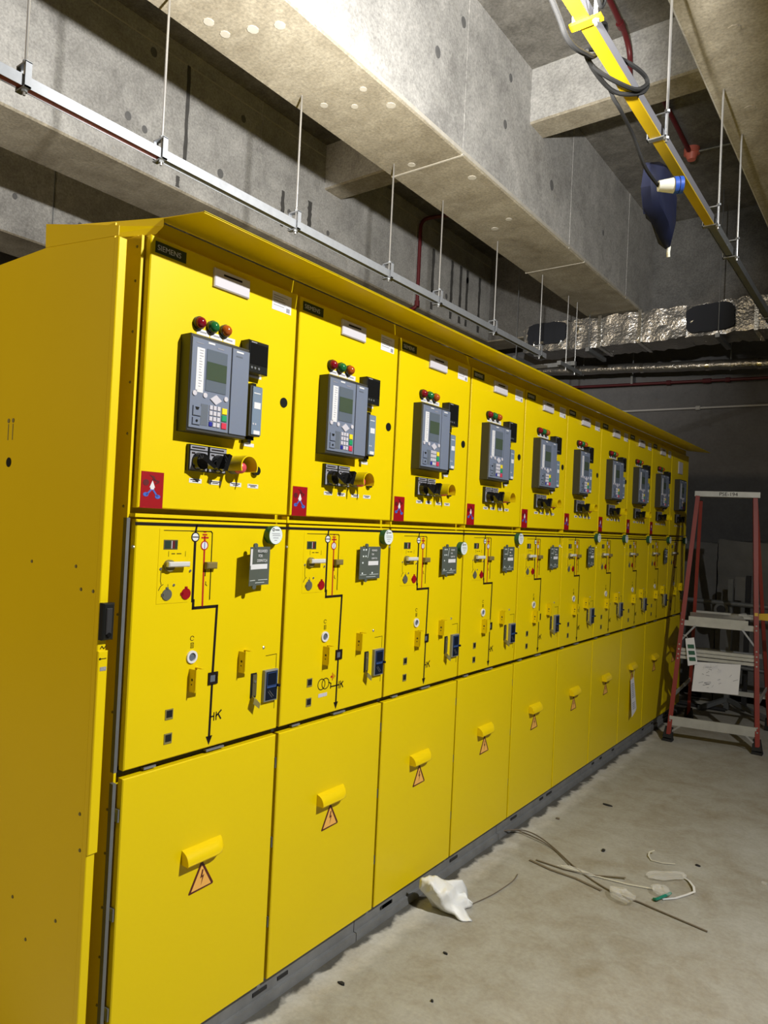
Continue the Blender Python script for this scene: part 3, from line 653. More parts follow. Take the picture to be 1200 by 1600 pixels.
MB().cyl((.34,0,.1),(.34,0,1.142),.005,'galv_dark',n=8).build('threaded_rod', rr)
MB().cyl((.34,0,1.132),(.34,0,1.142),.015,'galv_dark',n=8).build('ceiling_anchor', rr)

def cable(name, pts, r, mat, label, cat='cable', group=None, sm=6):
    cu = []
    P = [Vector(p) for p in pts]
    for i in range(len(P)-1):
        p0 = P[max(i-1,0)]; p1 = P[i]; p2 = P[i+1]; p3 = P[min(i+2,len(P)-1)]
        for k in range(sm):
            t = k/sm
            cu.append(.5*((2*p1)+(p2-p0)*t+(2*p0-5*p1+4*p2-p3)*t*t+(3*p1-p0-3*p2+p3)*t**3))
    cu.append(P[-1])
    o = MB().tube(cu, r, mat, 7).build(name, None, True)
    return tag(o, label, cat, group)
cable('black_cable', [(.80,.3,3.42),(.80,.794,3.268),(.80,.898,3.226),(.80,.972,3.228),(.80,1.058,3.256),(.80,1.15,3.30),(.80,1.234,3.419),(.80,1.23,3.455),(.80,1.183,3.43)], .009, 'cable', 'black power cable sagging beside the near end of the yellow strut rail')
cable('coiled_cable', [(.79,1.10,3.29),(.78,1.20,3.283),(.80,1.36,3.283),(.875,1.44,3.30),(.88,1.46,3.36),(.85,1.36,3.37),(.79,1.22,3.36),(.775,1.13,3.31),(.79,1.20,3.28),(.86,1.38,3.285),(.885,1.45,3.33)], .008, 'cable', 'black cable looped around the yellow strut rail')
cable('plug_cable', [(.78,1.363,3.30),(.79,1.381,3.27),(.80,1.429,3.249),(.80,1.585,3.226),(.82,1.68,3.14),(.845,1.78,3.101)], .007, 'cable', 'thin dark cable running down to the white and blue plug')
cable('riser_cable', [(.885,.80,3.5),(.885,.92,3.35),(.885,.98,3.33),(.89,1.0,3.45),(.89,1.02,3.9)], .006, 'cable', 'thin cable rising past the cross clip of the yellow strut rail')
# plug and folded blue sheet hanging under the rail
pg = thing('power_plug', (.845, 1.78, 3.100), 'white and blue industrial plug hanging under the yellow strut rail', 'plug'); pg.rotation_euler = (0, .25, -1.0); pg.scale = (.8, .8, .8)
MB().cyl((0,0,0),(.0,.075,.004),.026,'plug_white',.038,n=18).dome(0,0,0,.001,.001,'plug_white').build('grip', pg, True)
MB().cyl((0,.075,.004),(0,.095,.006),.042,'plug_blue',n=20).cyl((0,.10,.006),(0,.118,.007),.042,'plug_blue',n=20).cyl((0,.095,.006),(0,.10,.006),.036,'plug_white',n=18).build('collar', pg, True)
ts = thing('blue_sheet', (.765, 2.09, 3.19), 'dark blue folded plastic sheet hanging from the yellow strut rail', 'sheet')
prof = [(-.18,.09),(-.10,.125),(-.03,.115),(.02,.125),(.10,.09),(.12,.04),(.17,.03),(.185,-.08),(.165,-.17),(.08,-.155),(.02,-.13),(-.06,-.115),(-.14,-.085),(-.19,-.02)]
vs = []; rows = [(-.035,.86),(-.02,1.),(.012,.97),(.035,.8)]
for i, (x, k) in enumerate(rows): vs += [(x+random.uniform(-.012,.012), y*k, z*k) for y, z in prof]
n_ = len(prof); b = MB(); fs = [tuple(range(n_))[::-1], tuple(range(3*n_, 4*n_))]
for i in range(3): fs += [(i*n_+k, i*n_+(k+1)%n_, (i+1)*n_+(k+1)%n_, (i+1)*n_+k) for k in range(n_)]
b.add(vs, fs, 'tarp_blue')
for k in range(4): b.ext([(-.04,-.12+.07*k,.09),(-.052,-.115+.07*k,.0),(-.04,-.105+.075*k,-.10),(-.036,-.09+.075*k,0)], (.02,.012,0), 'tarp_blue')
b.build('folded_sheet', ts, True)
MB().tube([(0,.17,-.16),(0,.16,-.19),(0,.165,-.21)], .008, 'plug_white').build('loose_tail', ts)
# fire pipes and detector on the slab
def pipe(name, pts, r, mat, label, joints=(), jr=1.5, cat='pipe', bend=.05):
    o = thing(name, (0,0,0), label, cat)
    P = [Vector(p) for p in pts]; Q = [P[0]]
    for i in range(1, len(P)-1):
        a = (P[i-1]-P[i]).normalized(); c_ = (P[i+1]-P[i]).normalized(); bb = min(bend, (P[i-1]-P[i]).length*.45, (P[i+1]-P[i]).length*.45)
        for k in range(6):
            t = k/5; Q.append((P[i]+a*bb)*(1-t)**2+P[i]*2*t*(1-t)+(P[i]+c_*bb)*t*t)
    Q.append(P[-1])
    MB().tube(Q, r, mat, 10).build('pipe_run', o, True)
    for (p, d, l) in joints:
        d = Vector(d).normalized()*l/2; MB().cyl(Vector(p)-d, Vector(p)+d, r*jr, mat, n=10).build('coupling', o)
    return o
pipe('red_drop_pipe', [(-2.0,5.45,4.86),(-2.3,5.2,4.98),(-2.57,5.03,4.93),(-2.57,5.03,3.97),(-2.75,5.03,3.97)], .02, 'red_pipe', 'dark red pipe dropping down the rear concrete beam', [((-2.57,5.03,4.02),(0,0,1),.06)], 1.4, bend=.1)
pipe('red_slab_pipe', [(.13,1.5,4.98),(.126,3.04,4.97),(.119,3.40,4.95),(.12,3.50,4.88),(.125,3.50,4.60),(.12,3.78,4.60),(.12,3.80,4.99),(.094,5.16,4.99)], .018, 'red_pipe', 'dark red conduit along the slab ending at the orange detector', [((.12,3.49,4.70),(0,0,1),.05),((.119,3.3,4.955),(0,1,0),.05)], 1.4, bend=.08)
pipe('dark_slab_conduit', [(.15,5.235,5.0),(.78,5.26,5.0)], .012, 'galv_dark', 'short dark conduit from the orange detector to the aisle beam', [((.5,5.25,5.0),(1,0,0),.03)])
fd = thing('fire_detector', (.10, 5.24, 5.04), 'small orange round detector on the slab behind the yellow strut rail', 'detector')
MB().cyl((0,0,0),(0,0,-.05),.065,'detector_red',n=20).build('base', fd, True)
MB().cyl((0,0,-.05),(0,0,-.10),.055,'detector_red',.035,n=20).build('sensor_head', fd, True)
# ---------------------------------------------------------------- duct, pipes on the end wall
dt = thing('foil_duct', (0, 0, 0), 'foil-wrapped air duct crossing under the beams at the far end', 'duct')
def foil_box(x0, x1, y0, y1, z0, z1, seed, mat='foil', amp=.014):
    rnd = random.Random(seed); b = MB(); nx = max(4, int((x1-x0)/.045)); ring = []
    for k in range(7): ring.append((y0, z0+(z1-z0)*k/6))
    ring += [(y0+(y1-y0)*.5, z1), (y1, z1), (y1, z0), (y0+(y1-y0)*.5, z0)]
    m_ = len(ring); vs = []
    for i in range(nx+1):
        t = i/nx; x = x0+(x1-x0)*t; pinch = .018*(1-min(1, min(t, 1-t)*7))
        cz, cy = (z0+z1)/2, (y0+y1)/2
        for (y, z) in ring:
            vs.append((x, y+(cy-y)*pinch*2+rnd.uniform(-amp, amp), z+(cz-z)*pinch*3+rnd.uniform(-amp, amp)*.8))
    fs = [(i*m_+k, i*m_+(k+1)%m_, (i+1)*m_+(k+1)%m_, (i+1)*m_+k) for i in range(nx) for k in range(m_)]
    fs += [tuple(range(m_)), tuple(range(len(vs)-m_, len(vs)))]
    b.add(vs, fs, mat); return b
for i, (a, c_) in enumerate(((-1.37,-1.0),(-1.0,-.58),(-.58,-.13),(.32,.66),(.66,1.2),(1.2,1.9),(1.9,3.0))):
    foil_box(a, c_, 6.2, 6.62, 3.655, 3.975, i).build('foil_sleeve', dt, True)
for x in (-1.0, -.58, .50, 1.2): MB().box(x-.018, x+.018, 6.185, 6.63, 3.645, 3.985, 'foil_shiny').build('strap', dt)
foil_box(-1.90, -1.37, 6.23, 6.62, 3.68, 4.0, 21, 'foil').build('foil_sleeve', dt, True)
foil_box(-.14, .33, 6.22, 6.62, 3.66, 3.975, 22, 'foil').build('foil_sleeve', dt, True)
def blob(x0, x1, z0, z1, y, seed):
    rnd = random.Random(seed); pts = []; n = 36; cx, cz, hx, hz = (x0+x1)/2, (z0+z1)/2, (x1-x0)/2, (z1-z0)/2
    for i in range(n):
        a = 2*PI*i/n; c_, s_ = math.cos(a), math.sin(a); k = 1/((abs(c_)**5+abs(s_)**5)**.2)*rnd.uniform(.95, 1.03)
        pts.append((cx+hx*c_*k, y, cz+hz*s_*k))
    return MB().ext(pts, (0, .05, 0), 'duct_black')
blob(-1.84, -1.385, 3.755, 3.995, 6.205, 3).build('black_opening', dt)
blob(-.125, .315, 3.685, 3.955, 6.180, 4).build('black_opening', dt)
for (x, z) in ((-1.75,3.76),(-1.66,3.76),(-1.42,3.75),(-.08,3.80),(-1.25,3.72),(-.98,3.70),(-.6,3.69),(-1.24,3.86)):
    rnd = random.Random(int(x*100)); q = [Vector((x+rnd.uniform(-.03,.03), 6.17+rnd.uniform(0,.015), z+rnd.uniform(-.035,.035))) for k in range(5)]
    cpt = sum(q, Vector())/5; q.sort(key=lambda p: math.atan2(p.z-cpt.z, p.x-cpt.x)); MB().ext(q, (0,.025,0), 'foil_shiny').build('loose_foil', dt)
for x in (-1.95, -1.1, .18, .95, 2.0):
    MB().cyl((x,6.16,3.60),(x,6.16,4.66 if False else 4.0 if abs(x-.95) < .3 or -1.16 < x < -.6 else 5.04),.005,'galv_dark',n=6).build('hanger_rod', dt)
    MB().box(x-.02, x+.02, 6.12, 6.66, 3.60, 3.64, 'galv_dark').build('support_strut', dt)
fp = thing('foil_pipe', (0,0,0), 'long foil-covered round pipe under the duct in front of the end wall', 'pipe')
rnd = random.Random(5); x = -2.3; k = 0
while x < 3:
    x2 = min(3, x+rnd.uniform(.5, .8)); Z = lambda x_: 3.674-.0525*(x_+1.9)
    pts = [(x+(x2-x)*i/8, 7.2+rnd.uniform(-.004,.004), Z(x+(x2-x)*i/8)+rnd.uniform(-.004,.004)) for i in range(9)]
    MB().tube(pts, .056, 'foil', 14).build('foil_sleeve', fp, True)
    MB().cyl((x2-.02,7.2,Z(x2-.02)),(x2+.02,7.2,Z(x2+.02)),.060,'foil_shiny',n=14).build('tape_band', fp, True)
    x = x2
for x in (-1.55, -.95, .10, 1.4): MB().cyl((x,7.2,Z(x)),(x,7.2,5.04 if False else 4.9),.006,'galv_dark',n=6).ring(0,0,.058,.066,0,.001,'galv_dark').build('hanger_rod', fp) if False else MB().cyl((x,7.2,Z(x)-.07),(x,7.2,5.04),.006,'galv_dark',n=6).build('hanger_rod', fp)
pipe('red_wall_pipe', [(-3.2,7.5,3.557),(3.5,7.5,3.37)], .017, 'red_dark', 'dark red sprinkler pipe along the end wall under the foil pipe', [((-.62,7.5,3.485),(1,0,0),.05),((.02,7.5,3.467),(1,0,0),.05),((-.2,7.5,3.473),(1,0,0),.09)], 1.6)
for x in (-1.05,): MB().box(x-.012, x+.012, 7.48, 7.6, 3.50, 3.62, 'galv_dark').build('pipe_bracket', bpy.data.objects['red_wall_pipe'])
pipe('white_wall_conduit', [(-3.2,7.57,3.205),(3.5,7.57,3.14)], .013, 'conduit_white', 'pale conduit run along the end wall above the switchgear', [((-.30,7.57,3.177),(1,0,0),.05),((-1.4,7.57,3.188),(1,0,0),.04),((1.2,7.57,3.162),(1,0,0),.05)], 2.0)
hs = thing('trapeze_hanger', (0,0,0), 'dark strut trapeze on two rods under the duct beyond the canopy', 'hanger')
for y in (5.47, 5.70): MB().cyl((-1.06,y,3.26),(-1.06,y,4.002),.005,'steel',n=8).build('threaded_rod', hs)
MB().box(-1.08,-1.04,5.30,5.85,3.28,3.32,'galv_dark').build('cross_strut', hs)
MB().box(-1.9,-1.0,5.55,5.59,3.325,3.365,'galv_dark').build('cross_strut', hs)
# ---------------------------------------------------------------- wrapped pallets and pipe stand behind the ladder
def pallet(name, x0, x1, y0, y1, zt, label, seed):
    o = thing(name, (0,0,0), label, 'pallet', 'film-wrapped pallets by the end wall'); rnd = random.Random(seed)
    for k in range(5):
        y = y0+(y1-y0-.09)*k/4; MB().box(x0, x1, y, y+.09, .10, .125, 'wrap').build('deck_board', o)
    for k in range(3):
        x = x0+(x1-x0-.1)*k/2; MB().box(x, x+.1, y0, y1, 0, .10, 'wrap').build('block', o)
    b = MB(); nx, nz = 12, 40; ring = []
    def R(t): return [(x0+(x1-x0)*i/nx, y0) for i in range(nx)]+[(x1, y0+(y1-y0)*i/6) for i in range(6)]+[(x1-(x1-x0)*i/nx, y1) for i in range(nx)]+[(x0, y1-(y1-y0)*i/6) for i in range(6)]
    rr_ = R(0); m_ = len(rr_); vs = []; cx, cy = (x0+x1)/2, (y0+y1)/2
    ridge = [rnd.uniform(-.004, .004) for _ in range(nz+1)]
    for j in range(nz+1):
        z = .125+(zt-.125)*j/nz
        for i, (x, y) in enumerate(rr_):
            d = ridge[j]+.002*math.sin(i*1.3+j*.6)+rnd.uniform(-.002,.002)
            l = math.hypot(x-cx, y-cy); vs.append((x+(x-cx)/l*d, y+(y-cy)/l*d, z+.012*math.sin(i*.7+seed)))
    fs = [(j*m_+i, j*m_+(i+1)%m_, (j+1)*m_+(i+1)%m_, (j+1)*m_+i) for j in range(nz) for i in range(m_)]+[tuple(range(nz*m_, (nz+1)*m_))]
    b.add(vs, fs, 'wrap'); b.build('wrapped_load', o, True)
pallet('wrapped_pallet', -.95, .113, 6.85, 7.5, 1.62, 'tall grey film-wrapped pallet behind the switchgear end', 1)
pallet('wrapped_pallet', .127, 1.25, 6.83, 7.5, 1.66, 'tall grey film-wrapped pallet behind the red ladder', 2)
st = thing('pipe_stand', (0,0,0), 'dark steel stand with cross bar and posts behind the red ladder', 'stand')
MB().box(.303,.347,6.44,6.50,.02,1.285,'galv_dark').build('post', st)
MB().box(.444,.486,6.52,6.57,.02,1.325,'black_matt').build('post', st)
MB().cyl((-.22,6.42,1.05),(1.1,6.42,1.045),.024,'galv_dark',n=12).build('cross_bar', st, True)
MB().cyl((.256,6.40,.985),(.256,6.50,.985),.065,'galv_dark',n=20).build('flange', st, True)
MB().cyl((.256,6.395,.985),(.256,6.405,.985),.04,'black_matt',n=16).build('flange_bore', st)
MB().box(.355,.445,6.50,6.515,1.08,1.31,'wrap').build('cover_plate', st)
MB().ext([(.325,6.47,.10),(.10,6.30,.0),(.14,6.28,.0),(.345,6.45,.10)], (0,0,.04), 'galv_dark').build('foot', st)
MB().ext([(.325,6.47,.10),(.75,6.30,.0),(.71,6.27,.0),(.305,6.45,.10)], (0,0,.04), 'galv_dark').build('foot', st)
MB().cyl((.15,6.45,.45),(.9,6.47,.42),.02,'galv_dark',n=10).build('cross_bar', st, True)
MB().cyl((-.1,6.36,.02),(.33,6.40,.02),.018,'black_matt',n=10).build('floor_rail', st)
# ---------------------------------------------------------------- platform ladder
ld = thing('platform_ladder', (0,0,0), 'red fibreglass platform stepladder with aluminium steps at the far end of the switchgear', 'ladder')
def bar(p0, p1, wd, dp, mat, ref=(1,0,0)):
    p0, p1 = Vector(p0), Vector(p1); d = (p1-p0).normalized(); a = (Vector(ref)-d*d.dot(Vector(ref))).normalized(); b_ = d.cross(a)
    q = [p0+a*(-wd/2)+b_*(-dp/2), p0+a*(wd/2)+b_*(-dp/2), p0+a*(wd/2)+b_*(dp/2), p0+a*(-wd/2)+b_*(dp/2)]
    return MB().ext(q, p1-p0, mat)
FL, FR = Vector((.165,4.985,.0)), Vector((.800,5.135,.0)); RL, RR = Vector((.118,5.86,0)), Vector((.765,5.99,0))
TL, TR = Vector((.222,5.42,2.03)), Vector((.655,5.52,2.03)); TBL, TBR = Vector((.232,5.50,2.0)), Vector((.650,5.60,2.0))
ax = (FR-FL).normalized()
def at(a, b_, z): return a+(b_-a)*((z-a.z)/(b_.z-a.z))
for a, c_ in ((FL, TL), (FR, TR)):
    q0 = at(a, c_, .05); bar(q0, c_, .034, .075, 'ladder_red', ax).build('front_rail', ld)
    MB().cyl(a+Vector((0,0,.0)), a+Vector((0,0,.02)), .055, 'rubber', .05, n=4).cyl(a+Vector((0,0,.02)), at(a,c_,.11), .05, 'rubber', .036, n=4).build('rubber_foot', ld)
for a, c_ in ((RL, TBL), (RR, TBR)):
    q0 = at(a, c_, .05); bar(q0, c_, .028, .06, 'ladder_red', ax).build('rear_rail', ld)
    MB().cyl(a, at(a,c_,.10), .05, 'rubber', .036, n=4).build('rubber_foot', ld)
def cross(z, a, b_, c_, d_, wd, dp, mat, name, off=0):
    p, q = at(a, b_, z)+Vector((0,off,0)), at(c_, d_, z)+Vector((0,off,0)); return bar(p, q, wd, dp, mat, (0,0,1)).build(name, ld)
cA, cB = TL+Vector((-.03,.03,.025)), TR+Vector((.03,.03,.025)); capm = bar(cA, cB, .046, .14, 'alu', (0,0,1)); cap = capm.build('top_cap', ld)
tx = text('PSE-194', 0, 0, .044, 0, 'ink', cap)
dirv = (cB-cA).normalized(); nrm = Vector((dirv.y, -dirv.x, 0)).normalized()
tx.matrix_local = Matrix((dirv, Vector((0,0,1)), nrm)).transposed().to_4x4(); tx.location = cA+dirv*.19+Vector((0,0,-.014))+nrm*.0712
# platform
pf = []
p0, p1 = at(FL,TL,.955), at(FR,TR,.955)
bar(p0+nrm*.012, p1+nrm*.012, .045, .012, 'alu', (0,0,1)).build('platform_front', ld)
ins = ax*.06
b = MB(); back = Vector((-ax.y, ax.x, 0)).normalized()
b.ext([p0+ins+Vector((0,0,.03)), p1-ins*1.3+Vector((0,0,.03)), p1-ins*1.3+back*.36+Vector((0,0,.03)), p0+ins+back*.36+Vector((0,0,.03))], (0,0,.028), 'alu')
b.ext([p0+ins*.8-back*.02+Vector((0,0,.022)), p1-ins-back*.02+Vector((0,0,.022)), p1-ins-back*.012+Vector((0,0,.022)), p0+ins*.8-back*.012+Vector((0,0,.022))], (0,0,.036), 'alu')
b.build('platform', ld)
# double step, lower bar, rear bars, braces
for dz in (0, .032, .06): cross(.675+dz, FL, TL, FR, TR, .024, .05, 'alu', 'step')
p, q = at(FL,TL,.70), at(FR,TR,.70); b = MB(); b.ext([p, q, q+back*.09, p+back*.09], (0,0,.02), 'alu'); b.build('step_tread', ld)
cross(.165, FL, TL, FR, TR, .075, .014, 'alu', 'lower_bar', -.03)
for z in (.30, .66, 1.0): cross(z, RL, TBL, RR, TBR, .04, .016, 'alu' if z != .66 else 'galv', 'rear_bar')
for s, (a, c_) in ((1, (FL, TL)), (-1, (FR, TR))):
    p = at(a, c_, .80); bar(p+nrm*.02, p+ax*.11*s+Vector((0,.02,.14))+nrm*.02, .014, .006, 'steel', ax).build('brace', ld)
    p = at(a, c_, .06); bar(p+nrm*.02, p+ax*.10*s+Vector((0,.01,.085))+nrm*.02, .014, .006, 'steel', ax).build('brace', ld)
    p, q = at(a, c_, .36), at((RL if s == 1 else RR), (TBL if s == 1 else TBR), .38)
    bar(p, q, .03, .012, 'alu', (0,0,1)).build('side_spreader', ld)
    for z in (.98, .945, .78, .74, .70, .665, .20, .165):
        w_ = at(a, c_, z)+nrm*.038; MB().cyl(w_, w_+nrm*.004, .007, 'steel', n=8).build('rivet', ld)
def sheet3(name, pts, mat, par, th=.0015):
    return MB().ext(pts, nrm*(-th), mat).build(name, par)
def on_ladder(s, z, off): p = at(FL,TL,z); return p+ax*s+nrm*off
ip = thing('instruction_sheet', (0,0,0), 'white instruction sheet with drawings hanging from the ladder step', 'paper')
sheet3('sheet', [on_ladder(.135,.652,.045), on_ladder(.47,.667,.045), on_ladder(.475,.435,.055), on_ladder(.135,.42,.055)], 'paper', ip)
b = MB(); rnd = random.Random(11)
for k in range(30):
    s_ = rnd.uniform(.16, .44); z = rnd.uniform(.45, .63); l = rnd.uniform(.01, .05); t = rnd.uniform(-.02, .02)
    if k < 14: s_, z, l, t = .20+.010*k, .60+rnd.uniform(-.02,.02), .004, .03
    b.ext([on_ladder(s_,z,.0515-.0+(.652-z)*.045-.004),on_ladder(s_+l,z+t,.0515+(.652-z)*.045-.004),on_ladder(s_+l,z+t-.003,.0515+(.652-z)*.045-.004),on_ladder(s_,z-.003,.0515+(.652-z)*.045-.004)], nrm*-.002, 'ink_grey')
b.build('print', ip)
tg = thing('warning_tag', (0,0,0), 'white tag with three green panels tied to the left ladder rail', 'tag')
tg['label'] = 'white tag with three green pictures tied to the ladder rail'
sheet3('tag_card', [on_ladder(.04,.83,.05), on_ladder(.105,.845,.05), on_ladder(.155,.635,.055), on_ladder(.085,.615,.055)], 'paper', tg)
for k in range(3):
    z = .755-.05*k; s0 = .062+.011*k
    sheet3('picture', [on_ladder(s0,z+.03,.0565), on_ladder(s0+.048,z+.034,.0565), on_ladder(s0+.056,z+.004,.0565), on_ladder(s0+.008,z,.0565)], 'seal_green', tg, .003)
MB().tube([on_ladder(.02,.86,.045), on_ladder(.045,.855,.055), on_ladder(.06,.83,.052)], .002, 'key_grey').build('tie', tg)
hm = thing('folded_film', (0,0,0), 'crumpled clear film lying on the ladder platform', 'film')
b = MB(); rnd = random.Random(4); c0 = p1; base = at(FL,TL,.955)+ax*.46+back*.12+Vector((0,0,.06)); N_ = 7; vs = []
for i in range(N_+1):
    for j in range(N_+1):
        u, v = i/N_-.5, j/N_-.5
        h = .004+max(0, .045*(1-4*(u*u+v*v)))*rnd.uniform(.4, 1.1); vs.append(base+ax*u*.30+back*v*.2+Vector((0,0,h)))
b.add(vs, [(i*(N_+1)+j,(i+1)*(N_+1)+j,(i+1)*(N_+1)+j+1,i*(N_+1)+j+1) for i in range(N_) for j in range(N_)], 'clear_film'); b.build('crumpled_film', hm)
tp = MB().ext([at(FR,TR,1.06)+nrm*.04+ax*-.012, at(FR,TR,1.06)+nrm*.04+ax*.012, at(FR,TR,1.085)+nrm*.04+ax*.012, at(FR,TR,1.085)+nrm*.04-ax*.012], nrm*-.003, 'tape_yellow').build('rail_sticker', ld)
tv = MB(); p = at(FR,TR,1.08)+ax*.02+nrm*.02
tv.ext([p, p+ax*.30+Vector((0,-.02,.03)), p+ax*.30+Vector((0,-.02,-.06)), p+Vector((0,0,-.05))], (0,.002,0), 'tape_yellow'); o = tv.build('yellow_tape')
tag(o, 'strip of yellow tape tied to the ladder rail, leading out of view', 'tape')

# ---------------------------------------------------------------- litter on the floor
from mathutils.geometry import delaunay_2d_cdt
from mathutils import noise
OUT = [((130,370),(.042,1.468,.1)),((170,240),(.048,1.476,.135)),((310,170),(.072,1.509,.15)),((400,180),(.084,1.539,.14)),((540,235),(.109,1.574,.12)),((820,250),(.153,1.656,.1)),((750,440),(.153,1.62,.06)),((880,450),(.184,1.64,.06)),((910,540),(.196,1.638,.04)),((990,590),(.217,1.647,.03)),((980,650),(.213,1.651,.01)),((870,690),(.2,1.612,.01)),((960,870),(.259,1.559,.004)),((960,900),(.264,1.549,.002)),((820,890),(.235,1.525,.004)),((700,800),(.202,1.515,.02)),((520,690),(.154,1.497,.04)),((230,450),(.066,1.484,.08))]
INN = [((330,330),(.104,1.47,.14)),((450,500),(.146,1.480,.105)),((600,450),(.168,1.512,.11)),((700,600),(.186,1.537,.06)),((820,780),(.221,1.546,.02)),((440,260),(.10,1.53,.135)),((600,330),(.13,1.56,.115)),((700,330),(.145,1.60,.09)),((300,430),(.10,1.475,.105)),((380,420),(.125,1.473,.12))]
allp = OUT+INN; V2 = [Vector((a[0]/1000, -a[1]/1000)) for a, _ in allp]; no_ = len(OUT)
vo, eo, fo, ov, _, _ = delaunay_2d_cdt(V2, [(i, (i+1) % no_) for i in range(no_)], [tuple(range(no_))], 1, 1e-6)
V3 = [Vector(allp[ov[i][0]][1]) for i in range(len(vo))]
me = bpy.data.meshes.new('plastic_bag'); bm = bmesh.new()
bv_ = [bm.verts.new(p) for p in V3]
for f in fo: bm.faces.new([bv_[i] for i in f])
bmesh.ops.recalc_face_normals(bm, faces=bm.faces)
bmesh.ops.subdivide_edges(bm, edges=bm.edges[:], cuts=3, use_grid_fill=True, smooth=.12)
for v in bm.verts:
    d = noise.noise_vector(v.co*28)*.007+noise.noise_vector(v.co*70)*.003; v.co += d; v.co.z = max(v.co.z, .002)
# rounded underside: the boundary is drawn down and back to the floor
bnd = [e for e in bm.edges if e.is_boundary]
r = bmesh.ops.extrude_edge_only(bm, edges=bnd)
for v in [x for x in r['geom'] if isinstance(x, bmesh.types.BMVert)]:
    z = v.co.z; v.co.y += .05*min(1, z/.1); v.co.z = max(.001, z*.45); v.co.x += (.14-v.co.x)*.15
bnd2 = [e for e in r['geom'] if isinstance(e, bmesh.types.BMEdge)]
r2 = bmesh.ops.extrude_edge_only(bm, edges=bnd2)
for v in [x for x in r2['geom'] if isinstance(x, bmesh.types.BMVert)]:
    v.co.z = .001; v.co.y += .02; v.co.x += (.14-v.co.x)*.2
bmesh.ops.recalc_face_normals(bm, faces=bm.faces); bm.to_mesh(me); bm.free(); me.materials.append(MAT['bag_white'])
me.polygons.foreach_set('use_smooth', [True]*len(me.polygons))
pb = bpy.data.objects.new('plastic_bag', me); COL.objects.link(pb); tag(pb, 'crumpled white plastic bag against the base of the second and third cabinets', 'bag')
cable('binding_wire', [(-.02,2.40,.03),(.045,2.497,.022),(.14,2.494,.02),(.252,2.449,.006),(.404,2.33,.005),(.531,2.252,.005),(.66,2.20,.006),(.768,2.196,.006),(.849,2.183,.006),(1.069,2.152,.005)], .0034, 'wire_brown', 'long brown binding wire running under the clear plastic lump', 'wire', 'wires on the floor', 4)
cable('binding_wire', [(.0,2.46,.016),(.027,2.495,.014),(.14,2.476,.014),(.25,2.44,.006),(.39,2.325,.008)], .003, 'wire_brown', 'thinner brown wire starting at the base channel, beside the long one', 'wire', 'wires on the floor', 4)
def strap(name, pts, wd, mat, label):
    P = [Vector(p) for p in pts]; vs = []
    for i, p in enumerate(P):
        d = (P[min(i+1,len(P)-1)]-P[max(i-1,0)]); n_ = Vector((-d.y, d.x, 0)).normalized()*wd/2; vs += [p-n_, p+n_, p+n_+Vector((0,0,.002)), p-n_+Vector((0,0,.002))]
    fs = [(i*4+k,i*4+(k+1)%4,i*4+4+(k+1)%4,i*4+4+k) for i in range(len(P)-1) for k in range(4)]+[(3,2,1,0),tuple(range(len(vs)-4,len(vs)))]
    return tag(MB().add(vs, fs, mat) or None, None, None) if False else tag(_b(vs, fs, mat, name), label, 'strap', 'packing straps on the floor')
def _b(vs, fs, mat, name): b = MB(); b.add(vs, fs, mat); return b.build(name)
strap('packing_strap', [(.213,2.238,.003),(.335,2.214,.003),(.466,2.214,.003),(.60,2.185,.003)], .014, 'wire_brown', 'pale packing strap lying nearest the bag, ending at the plastic lump')
strap('packing_strap', [(.238,2.26,.004),(.389,2.262,.004),(.533,2.31,.004),(.652,2.376,.008)], .009, 'wire_brown', 'short packing strap with a dark curled tip')
strap('packing_strap', [(.356,2.29,.003),(.507,2.30,.003),(.68,2.33,.003),(.79,2.37,.003)], .012, 'strap_clear', 'translucent packing strap pointing at the green tie')
strap('packing_strap', [(.682,2.756,.02),(.664,2.73,.014),(.668,2.70,.008),(.691,2.667,.003),(.745,2.674,.003),(.798,2.709,.003)], .008, 'strap_clear', 'white strap curled up beyond the flat clear film')
strap('packing_strap', [(.845,2.299,.003),(.889,2.349,.003),(.926,2.428,.003),(.948,2.456,.012),(.935,2.50,.014),(.90,2.56,.008),(.875,2.584,.003)], .011, 'white', 'white strap bent in an arc beside the green tie')
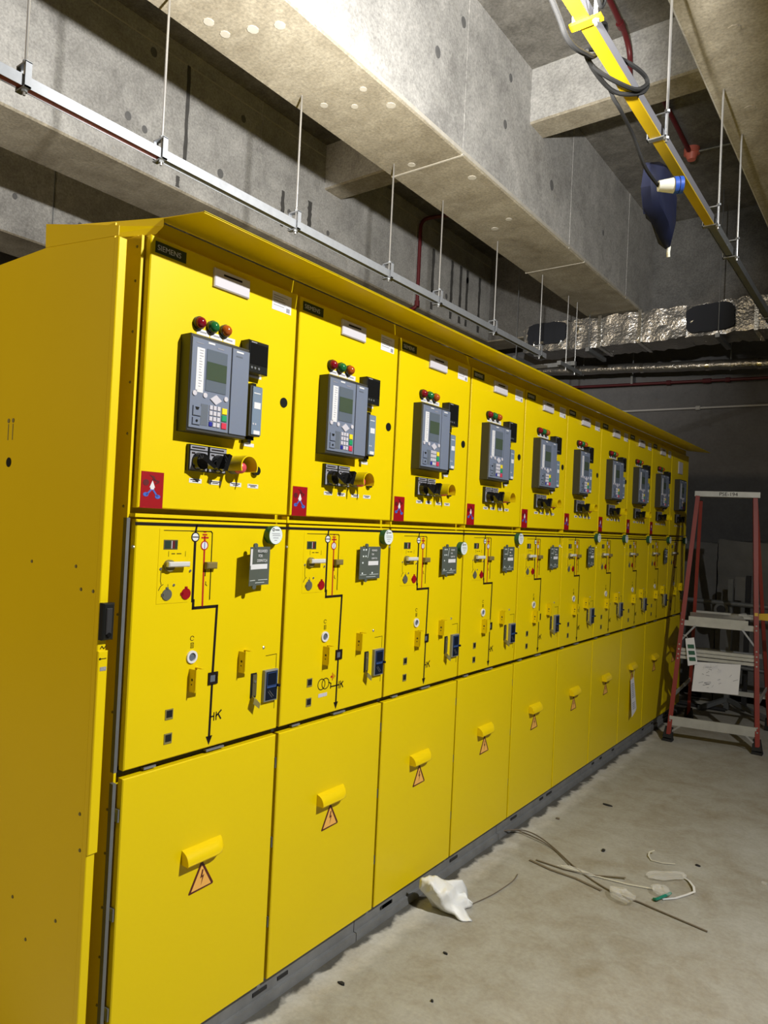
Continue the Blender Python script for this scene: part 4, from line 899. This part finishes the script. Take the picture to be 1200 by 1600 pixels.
def crumple(name, c, sx, sy, sz, rot, seed, label):
    rnd = random.Random(seed); b = MB(); n, m_ = 14, 7; vs = []
    for i in range(m_+1):
        a = PI*i/m_
        for j in range(n):
            t = 2*PI*j/n; k = rnd.uniform(.72, 1.12)
            x, y, z = math.sin(a)*math.cos(t)*k*sx, math.sin(a)*math.sin(t)*k*sy, max(0.0, .5+.5*math.cos(a)*k)*sz
            vs.append((c[0]+x*math.cos(rot)-y*math.sin(rot), c[1]+x*math.sin(rot)+y*math.cos(rot), .003+z))
    b.add(vs, [(i*n+j,i*n+(j+1)%n,(i+1)*n+(j+1)%n,(i+1)*n+j) for i in range(m_) for j in range(n)], 'clear_film')
    return tag(b.build(name), label, 'film', 'clear plastic scraps on the floor')
crumple('clear_film', (.705,2.165), .075, .045, .05, -.3, 1, 'lump of crumpled clear film lying on the brown wire')
crumple('clear_film', (.795,2.53), .11, .045, .018, .75, 2, 'flat sheet of clear film with white glints, farthest from the bag')
crumple('clear_film', (.826,2.345), .045, .04, .04, 0, 3, 'round coil of clear film beside the green tie')
crumple('clear_film', (.44,2.285), .10, .025, .012, .1, 4, 'thin strip of clear film between the packing straps')
cable('green_tie', [(.815,2.268,.006),(.83,2.262,.014),(.838,2.29,.012),(.855,2.33,.014),(.868,2.352,.02)], .007, 'green_tie', 'small green plastic tie next to the coil of clear film', 'tie')
for k, (x, y, sx, sy, mt) in enumerate(((.264,3.243,.032,.012,'black_matt'),(.462,2.607,.012,.02,'black_matt'),(.891,2.775,.013,.010,'black_matt'),(.115,2.831,.016,.012,'wire_brown'),(.301,1.284,.012,.006,'black_matt'),(.107,.88,.016,.008,'black_matt'),(.409,1.016,.006,.005,'black_matt'),(1.188,2.803,.02,.02,'clear_film'))):
    rnd = random.Random(k); q = [Vector((x+sx*math.cos(t)*rnd.uniform(.6,1.1), y+sy*math.sin(t)*rnd.uniform(.6,1.1), .0005)) for t in [2*PI*i/7 for i in range(7)]]
    o = MB().ext(q, (0,0,.006), mt).build('floor_scrap')
    tag(o, ['dark elongated scrap on the floor farthest up the aisle', 'dark curled scrap on the floor between the wires and the fourth cabinet', 'black pebble-like scrap beyond the white curled strap', 'brown scrap on the floor close to the base of the fifth cabinet', 'tiny dark scrap in front of the white bag', 'dark scrap on the floor near the second cabinet base', 'tiny dark speck on the open floor nearest the viewer', 'clear scrap of film at the aisle edge by itself'][k], 'scrap', 'scraps on the floor')
cable('thin_twig', [(.2,1.672,.004),(.231,1.808,.004),(.245,1.975,.004),(.233,2.058,.004)], .0025, 'wire_brown', 'thin curved wire offcut pointing away from the white bag', 'wire', None, 4)
